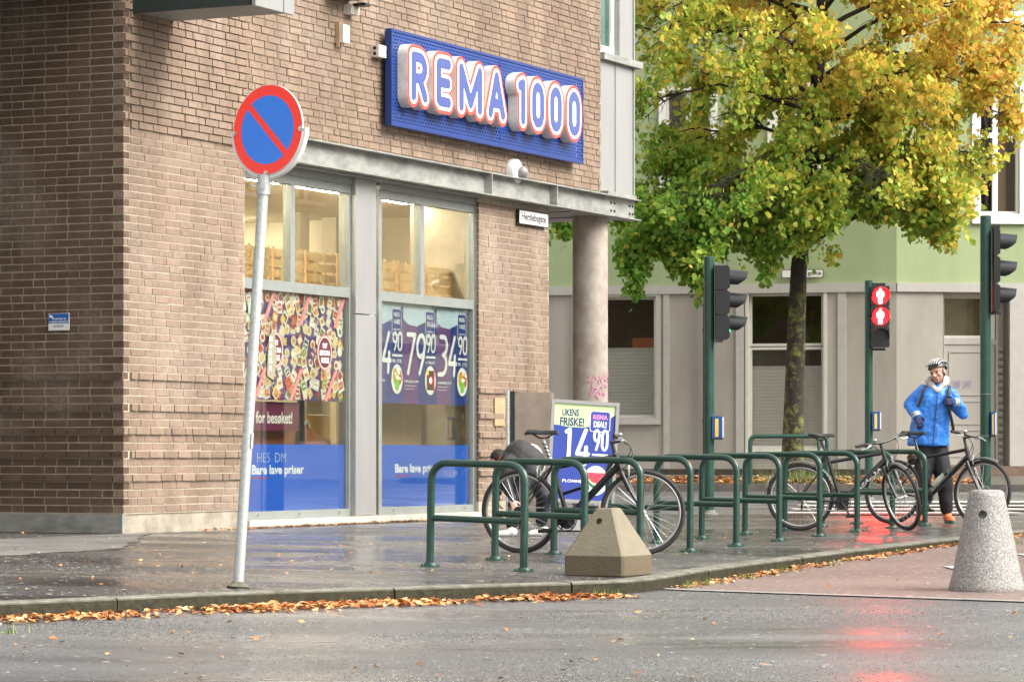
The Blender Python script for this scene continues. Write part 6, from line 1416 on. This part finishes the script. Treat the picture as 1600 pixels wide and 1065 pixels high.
def head(root, c, yaw, pitch, roll, skin=M_skin, hairm=M_hair, helmet=True, sc=1.0):
    M_ = Matrix.Translation(c) @ Matrix.Rotation(yaw, 4, 'Z') @ Matrix.Rotation(roll, 4, 'Y') @ Matrix.Rotation(pitch, 4, 'X') @ Matrix.Scale(sc, 4)   # face towards -y
    b = MB(M_); ell(b, (0, .012, .035), (.076, .096, .088)); ell(b, (0, -.030, -.025), (.062, .062, .075)); ell(b, (0, -.045, -.075), (.036, .036, .030)); ell(b, (0, -.020, -.05), (.056, .055, .05))
    capsule(b, (0, -.090, .018), (0, -.112, -.018), .010, .015); ell(b, (-.012, -.103, -.022), (.010, .010, .008)); ell(b, (.012, -.103, -.022), (.010, .010, .008))
    for x in (-1, 1): capsule(b, (x*.014, -.086, .034), (x*.048, -.074, .034), .010, .009); ell(b, (x*.040, -.066, -.015), (.024, .020, .024)); ell(b, (x*.079, .012, -.002), (.010, .020, .032))
    capsule(b, (-.020, -.088, -.048), (.020, -.088, -.048), .009, .009); capsule(b, (-.016, -.084, -.062), (.016, -.084, -.062), .010, .010)
    fc = fused(b, 'head', skin, root, .0042, 3)
    e_ = MB(M_)
    for x in (-1, 1): ell(e_, (x*.030, -.083, .014), (.0125, .008, .006))
    e_.build('eye', M_eye, fc, smooth=True); e_ = MB(M_)
    for x in (-1, 1): capsule(e_, (x*.018, -.0935, .032), (x*.046, -.084, .031), .0038, .003, 8)
    e_.build('eyebrow', hairm, fc, smooth=True); e_ = MB(M_); capsule(e_, (-.020, -.0955, -.0545), (.020, -.0955, -.0545), .0036, .0036, 8); e_.build('mouth', M_lip, fc, smooth=True)
    h = MB(M_); ell(h, (0, .030, .045), (.082, .090, .086)); ell(h, (-.070, .012, .01), (.016, .035, .045)); ell(h, (.070, .012, .01), (.016, .035, .045)); ell(h, (0, .080, -.01), (.060, .03, .05)); fused(h, 'hair', hairm, root, .006, 2, .006, 40)
    if helmet:
        hm = thing('cycle_helmet', 'black and white vented cycle helmet worn by the man in blue', 'helmet'); hm.matrix_world = root.matrix_world @ M_ @ Matrix.Rotation(R(-8), 4, 'X')
        hb = MB(); n = 28; vs = []; rows_ = 9
        for i in range(rows_):
            t_ = R(90*i/(rows_-1)*1.0); 
            for j in range(n):
                a = 2*math.pi*j/n; vs.append((.098*math.cos(a)*math.cos(t_), .020+.134*math.sin(a)*math.cos(t_)+.012*math.sin(t_), .058+.095*math.sin(t_)-(.022*(math.sin(a) > .2)*math.sin(a))*math.cos(t_)))
        hb.add(vs, [(i*n+j, i*n+(j+1) % n, (i+1)*n+(j+1) % n, (i+1)*n+j) for i in range(rows_-1) for j in range(n)]); hb.build('shell', M_black, hm, smooth=True)
        hw = MB()
        for k in range(-3, 4):
            pts = []
            for i in range(9):
                a = R(22+136*i/8); x = .024*k*(1+.18*math.sin(a)); yy = .026-.140*math.cos(a); zz = .058+.104*math.sin(a)*math.sqrt(max(0, 1-(x/.105)**2)); pts.append((x, yy, zz))
            hw.tube(pts, [.006]+[.0105 if k % 2 else .009]*7+[.004], 8)
        hw.build('helmet_rib', mat('helmet_grey', (.40, .40, .40), .3, var=.2), hm, smooth=True)
        hd_ = MB()
        for k in (-2.5, -1.5, -.5, .5, 1.5, 2.5):
            pts = []
            for i in range(7):
                a = R(35+110*i/6); x = .024*k*(1+.18*math.sin(a)); pts.append((x, .026-.138*math.cos(a), .058+.101*math.sin(a)*math.sqrt(max(0, 1-(x/.105)**2))))
            hd_.tube(pts, .007, 6)
        hd_.build('vent', M_eye, hm, smooth=True)
        st_ = MB()
        for x in (-1, 1): st_.tube([(x*.083, .03, .04), (x*.080, -.01, -.03), (x*.05, -.045, -.105), (0, -.05, -.118)], .0045, 6); st_.tube([(x*.078, .08, .03), (x*.080, -.01, -.03)], .004, 6)
        st_.build('chin_strap', M_black, hm, smooth=True)
    return fc
# ---- the man in the blue jacket; x right, z up, faces the camera's left
pf = G(1464, 817.5); PS = (pf.y+.25)/F; man = thing('person', 'man in bright blue jacket, bike helmet and orange shoes standing behind a black bicycle', 'person', loc=(pf.x, pf.y+.25, Zg(pf.x, pf.y)))
def L3(u, v, y=0): return Vector((((1390+u/3.55)-1464)*PS, y, (819-(540+v/3.55))*PS))
bpy.context.view_layer.update()
b = MB()
chain(b, [L3(215, 560, .0), L3(200, 750, -.05), L3(196, 925, .02)], [.112, .090, .068]); chain(b, [L3(280, 560, .02), L3(318, 755, -.04), L3(334, 915, .0)], [.116, .092, .070]); capsule(b, L3(215, 530, .0), L3(285, 530, .0), .12, .12)
fused(b, 'trousers', M_navy, man, .012, 5, .022, 8)
b = MB()
sl_, sr_ = L3(204, 262, .02), L3(352, 272, .0)
def loft(b, secs, n=28):
    vs = []
    for c, rx, ry in secs:
        for j in range(n):
            t = 2*math.pi*j/n; q = 2.5; cx_, sy_ = math.cos(t), math.sin(t); vs.append(tuple(c+Vector((rx*math.copysign(abs(cx_)**(2/q), cx_), ry*math.copysign(abs(sy_)**(2/q), sy_), 0))))
    k = len(secs); b.add(vs, [(i*n+j, i*n+(j+1) % n, (i+1)*n+(j+1) % n, (i+1)*n+j) for i in range(k-1) for j in range(n)]+[tuple(reversed(range(n))), tuple((k-1)*n+j for j in range(n))])
loft(b, [(L3(232, 562, .0), .225, .150), (L3(232, 548, .0), .232, .158), (L3(236, 480, .0), .215, .150), (L3(246, 410, .0), .205, .150), (L3(258, 340, .0), .205, .150), (L3(270, 285, .0), .195, .140), (L3(277, 256, .01), .150, .112), (L3(278, 228, .015), .105, .090), (L3(278, 215, .02), .07, .07)])
chain(b, [sl_, L3(128, 340, .03), L3(152, 392, -.13)], [.082, .066, .056]); chain(b, [sr_, L3(408, 362, -.02), L3(366, 322, -.17)], [.082, .070, .058]); capsule(b, L3(408, 362, -.02), L3(424, 386, -.02), .070, .056)
fused(b, 'jacket', M_blue, man, .009, 2, .034, 11)
b = MB(); capsule(b, L3(248, 225, -.03), L3(272, 262, -.11), .040, .022); capsule(b, L3(325, 215, -.02), L3(272, 262, -.11), .046, .022); capsule(b, L3(250, 205, .05), L3(325, 200, .05), .06, .06); fused(b, 'hood', M_hood, man, .008, 3, .02, 18)
b = MB(); capsule(b, L3(285, 250, .0), L3(285, 190, .0), .055, .056); fused(b, 'neck', M_skin, man, .008, 3)
head(man, L3(283, 162, -.03), R(-34), R(8), R(-14))
b = MB(); wl = L3(155, 395, -.15); hand(b, wl, (.35, -.35, -.85), (.2, -.9, .3), (.85, .1, .3), 1.12, .75); fused(b, 'glove', M_glove, man, .0045, 2)
b = MB(); wr = L3(368, 322, -.18); hand(b, wr, (-.85, -.30, .05), (-.1, -.9, .3), (-.1, .1, .95), 1.12, .9); fused(b, 'glove', M_glove, man, .0045, 2)
b = MB(); b.lathe([(.046, 0), (.050, .05)], 18, wl-Vector((.35, -.35, -.85)).normalized()*.035, Vector((.35, -.35, -.85)).to_track_quat('Z', 'Y').to_matrix().to_4x4()); b.build('glove_cuff', M_hood, man, smooth=True); b = MB(); b.lathe([(.046, 0), (.050, .05)], 18, wr-Vector((-.85, -.3, .05)).normalized()*.035, Vector((-.85, -.3, .05)).to_track_quat('Z', 'Y').to_matrix().to_4x4()); b.build('glove_cuff', M_hood, man, smooth=True)
b = MB()
for p_, yw in ((L3(202, 958, -.02), -.2), (L3(340, 962, -.04), .12)):
    M_ = Matrix.Translation((p_.x, p_.y, .0)) @ Matrix.Rotation(yw, 4, 'Z'); s = MB(M_); ell(s, (0, .03, .06), (.048, .07, .055)); ell(s, (0, -.08, .045), (.048, .09, .038)); ell(s, (0, -.14, .035), (.042, .05, .028)); capsule(s, (0, .03, .06), (0, .045, .12), .05, .045); sh_ = fused(s, 'shoe', M_orange, man, .007, 3)
    s = MB(M_); vs = []; n = 24
    for z in (.0, .028):
        for i in range(n): a = 2*math.pi*i/n; vs.append(((.050 if math.sin(a) < 0 else .046)*math.cos(a), -.05+.155*math.sin(a)*(1), z))
    s.add(vs, [(i, (i+1) % n, n+(i+1) % n, n+i) for i in range(n)]+[tuple(range(n)), tuple(range(n, 2*n))]); s.build('sole', M_teal, sh_, smooth=True)
b = MB(); 
for pts in ([L3(212, 232, -.08), L3(196, 258, -.135), L3(182, 300, -.158), L3(165, 350, -.15)], [L3(345, 235, -.07), L3(335, 265, -.14), L3(332, 310, -.158), L3(340, 380, -.155), L3(354, 430, -.13), L3(366, 480, -.08)]): b.tube(pts, [.017]*len(pts), 8)
b.build('backpack_strap', M_black, man, smooth=True)
b = MB(); ell(b, L3(280, 330, .20), (.15, .09, .22)); bp_ = fused(b, 'rucksack', M_black, man, .012, 3)
b = MB(); b.tube([L3(272, 268, -.150), L3(268, 330, -.160), L3(258, 420, -.163), L3(248, 552, -.166)], .0055, 6); b.build('zip', mat('dark_zip', (.02, .06, .16), .5), man)
# ---- the person bending down behind the first bicycle
p2 = at(800, 706, 29.6); g2 = Zg(p2.x, p2.y); ben = thing('person', 'person in dark jacket bending low behind the leftmost bicycle, white trainers', 'person', loc=(p2.x, p2.y, g2)); q_ = p2.y/F
def B3(px, py, y=0): return Vector(((px-800)*q_, y, CZ+(HY-py)*q_-g2))
M_djack = mat('charcoal_jacket', (.035, .033, .034), .75, var=.3)
b = MB(); chain(b, [B3(828, 722, .0), B3(812, 712, 0), B3(797, 720, -.02)], [.150, .155, .125]); capsule(b, B3(797, 722, -.10), B3(797, 722, .10), .09, .09)
chain(b, [B3(795, 722, -.16), B3(788, 752, -.20), B3(800, 778, -.24)], [.062, .052, .042]); chain(b, [B3(795, 722, .16), B3(784, 745, .16), B3(778, 770, .12)], [.062, .052, .042]); fused(b, 'jacket', M_djack, ben, .011, 5, .022, 9)
b = MB(); capsule(b, B3(829, 712, .05), B3(833, 726, .02), .120, .120); fused(b, 'shirt', M_hood, ben, .011, 3)
b = MB(); chain(b, [B3(828, 735, -.08), B3(806, 778, -.14), B3(800, 818, -.05)], [.105, .078, .058]); chain(b, [B3(832, 735, .10), B3(850, 775, .02), B3(846, 815, .15)], [.105, .078, .058]); fused(b, 'trousers', M_navy, ben, .011, 5, .02, 9)
b = MB(); hand(b, B3(800, 780, -.25), (.3, -.1, -.9), (-.3, -.9, 0), (.9, 0, .2), 1.0, .8); fused(b, 'hand', M_skin, ben, .0045, 2)
b = MB(); hand(b, B3(778, 771, .11), (0, 0, -1), (-.9, -.2, 0), (0, -.9, .2), 1.0, .6); fused(b, 'hand', M_skin, ben, .0045, 2)
head(ben, B3(783, 722, -.03), R(-80), R(62), 0, hairm=mat('dark_hair', (.02, .015, .012), .8), helmet=False, sc=.95)
b = MB(); M_ = Matrix.Translation(B3(779, 713, -.03)) @ Matrix.Rotation(R(-55), 4, 'Y'); b.M = M_; b.lathe([(.058, -.02), (.060, .02), (.05, .045), (.03, .06), (.002, .062)], 20); b.box(-.03, .03, -.10, -.055, -.02, -.014); b.build('cap', mat('red_cap', (.60, .08, .08), .7), ben, smooth=True)
for x, y in ((795, -.10), (846, .12)):
    M_ = Matrix.Translation((B3(x, 800).x, y, .0)) @ Matrix.Rotation(R(-78), 4, 'Z'); s = MB(M_); ell(s, (0, .03, .05), (.040, .055, .045)); ell(s, (0, -.05, .036), (.040, .075, .032)); ell(s, (0, -.10, .028), (.036, .045, .024)); fused(s, 'shoe', M_white, ben, .007, 3)
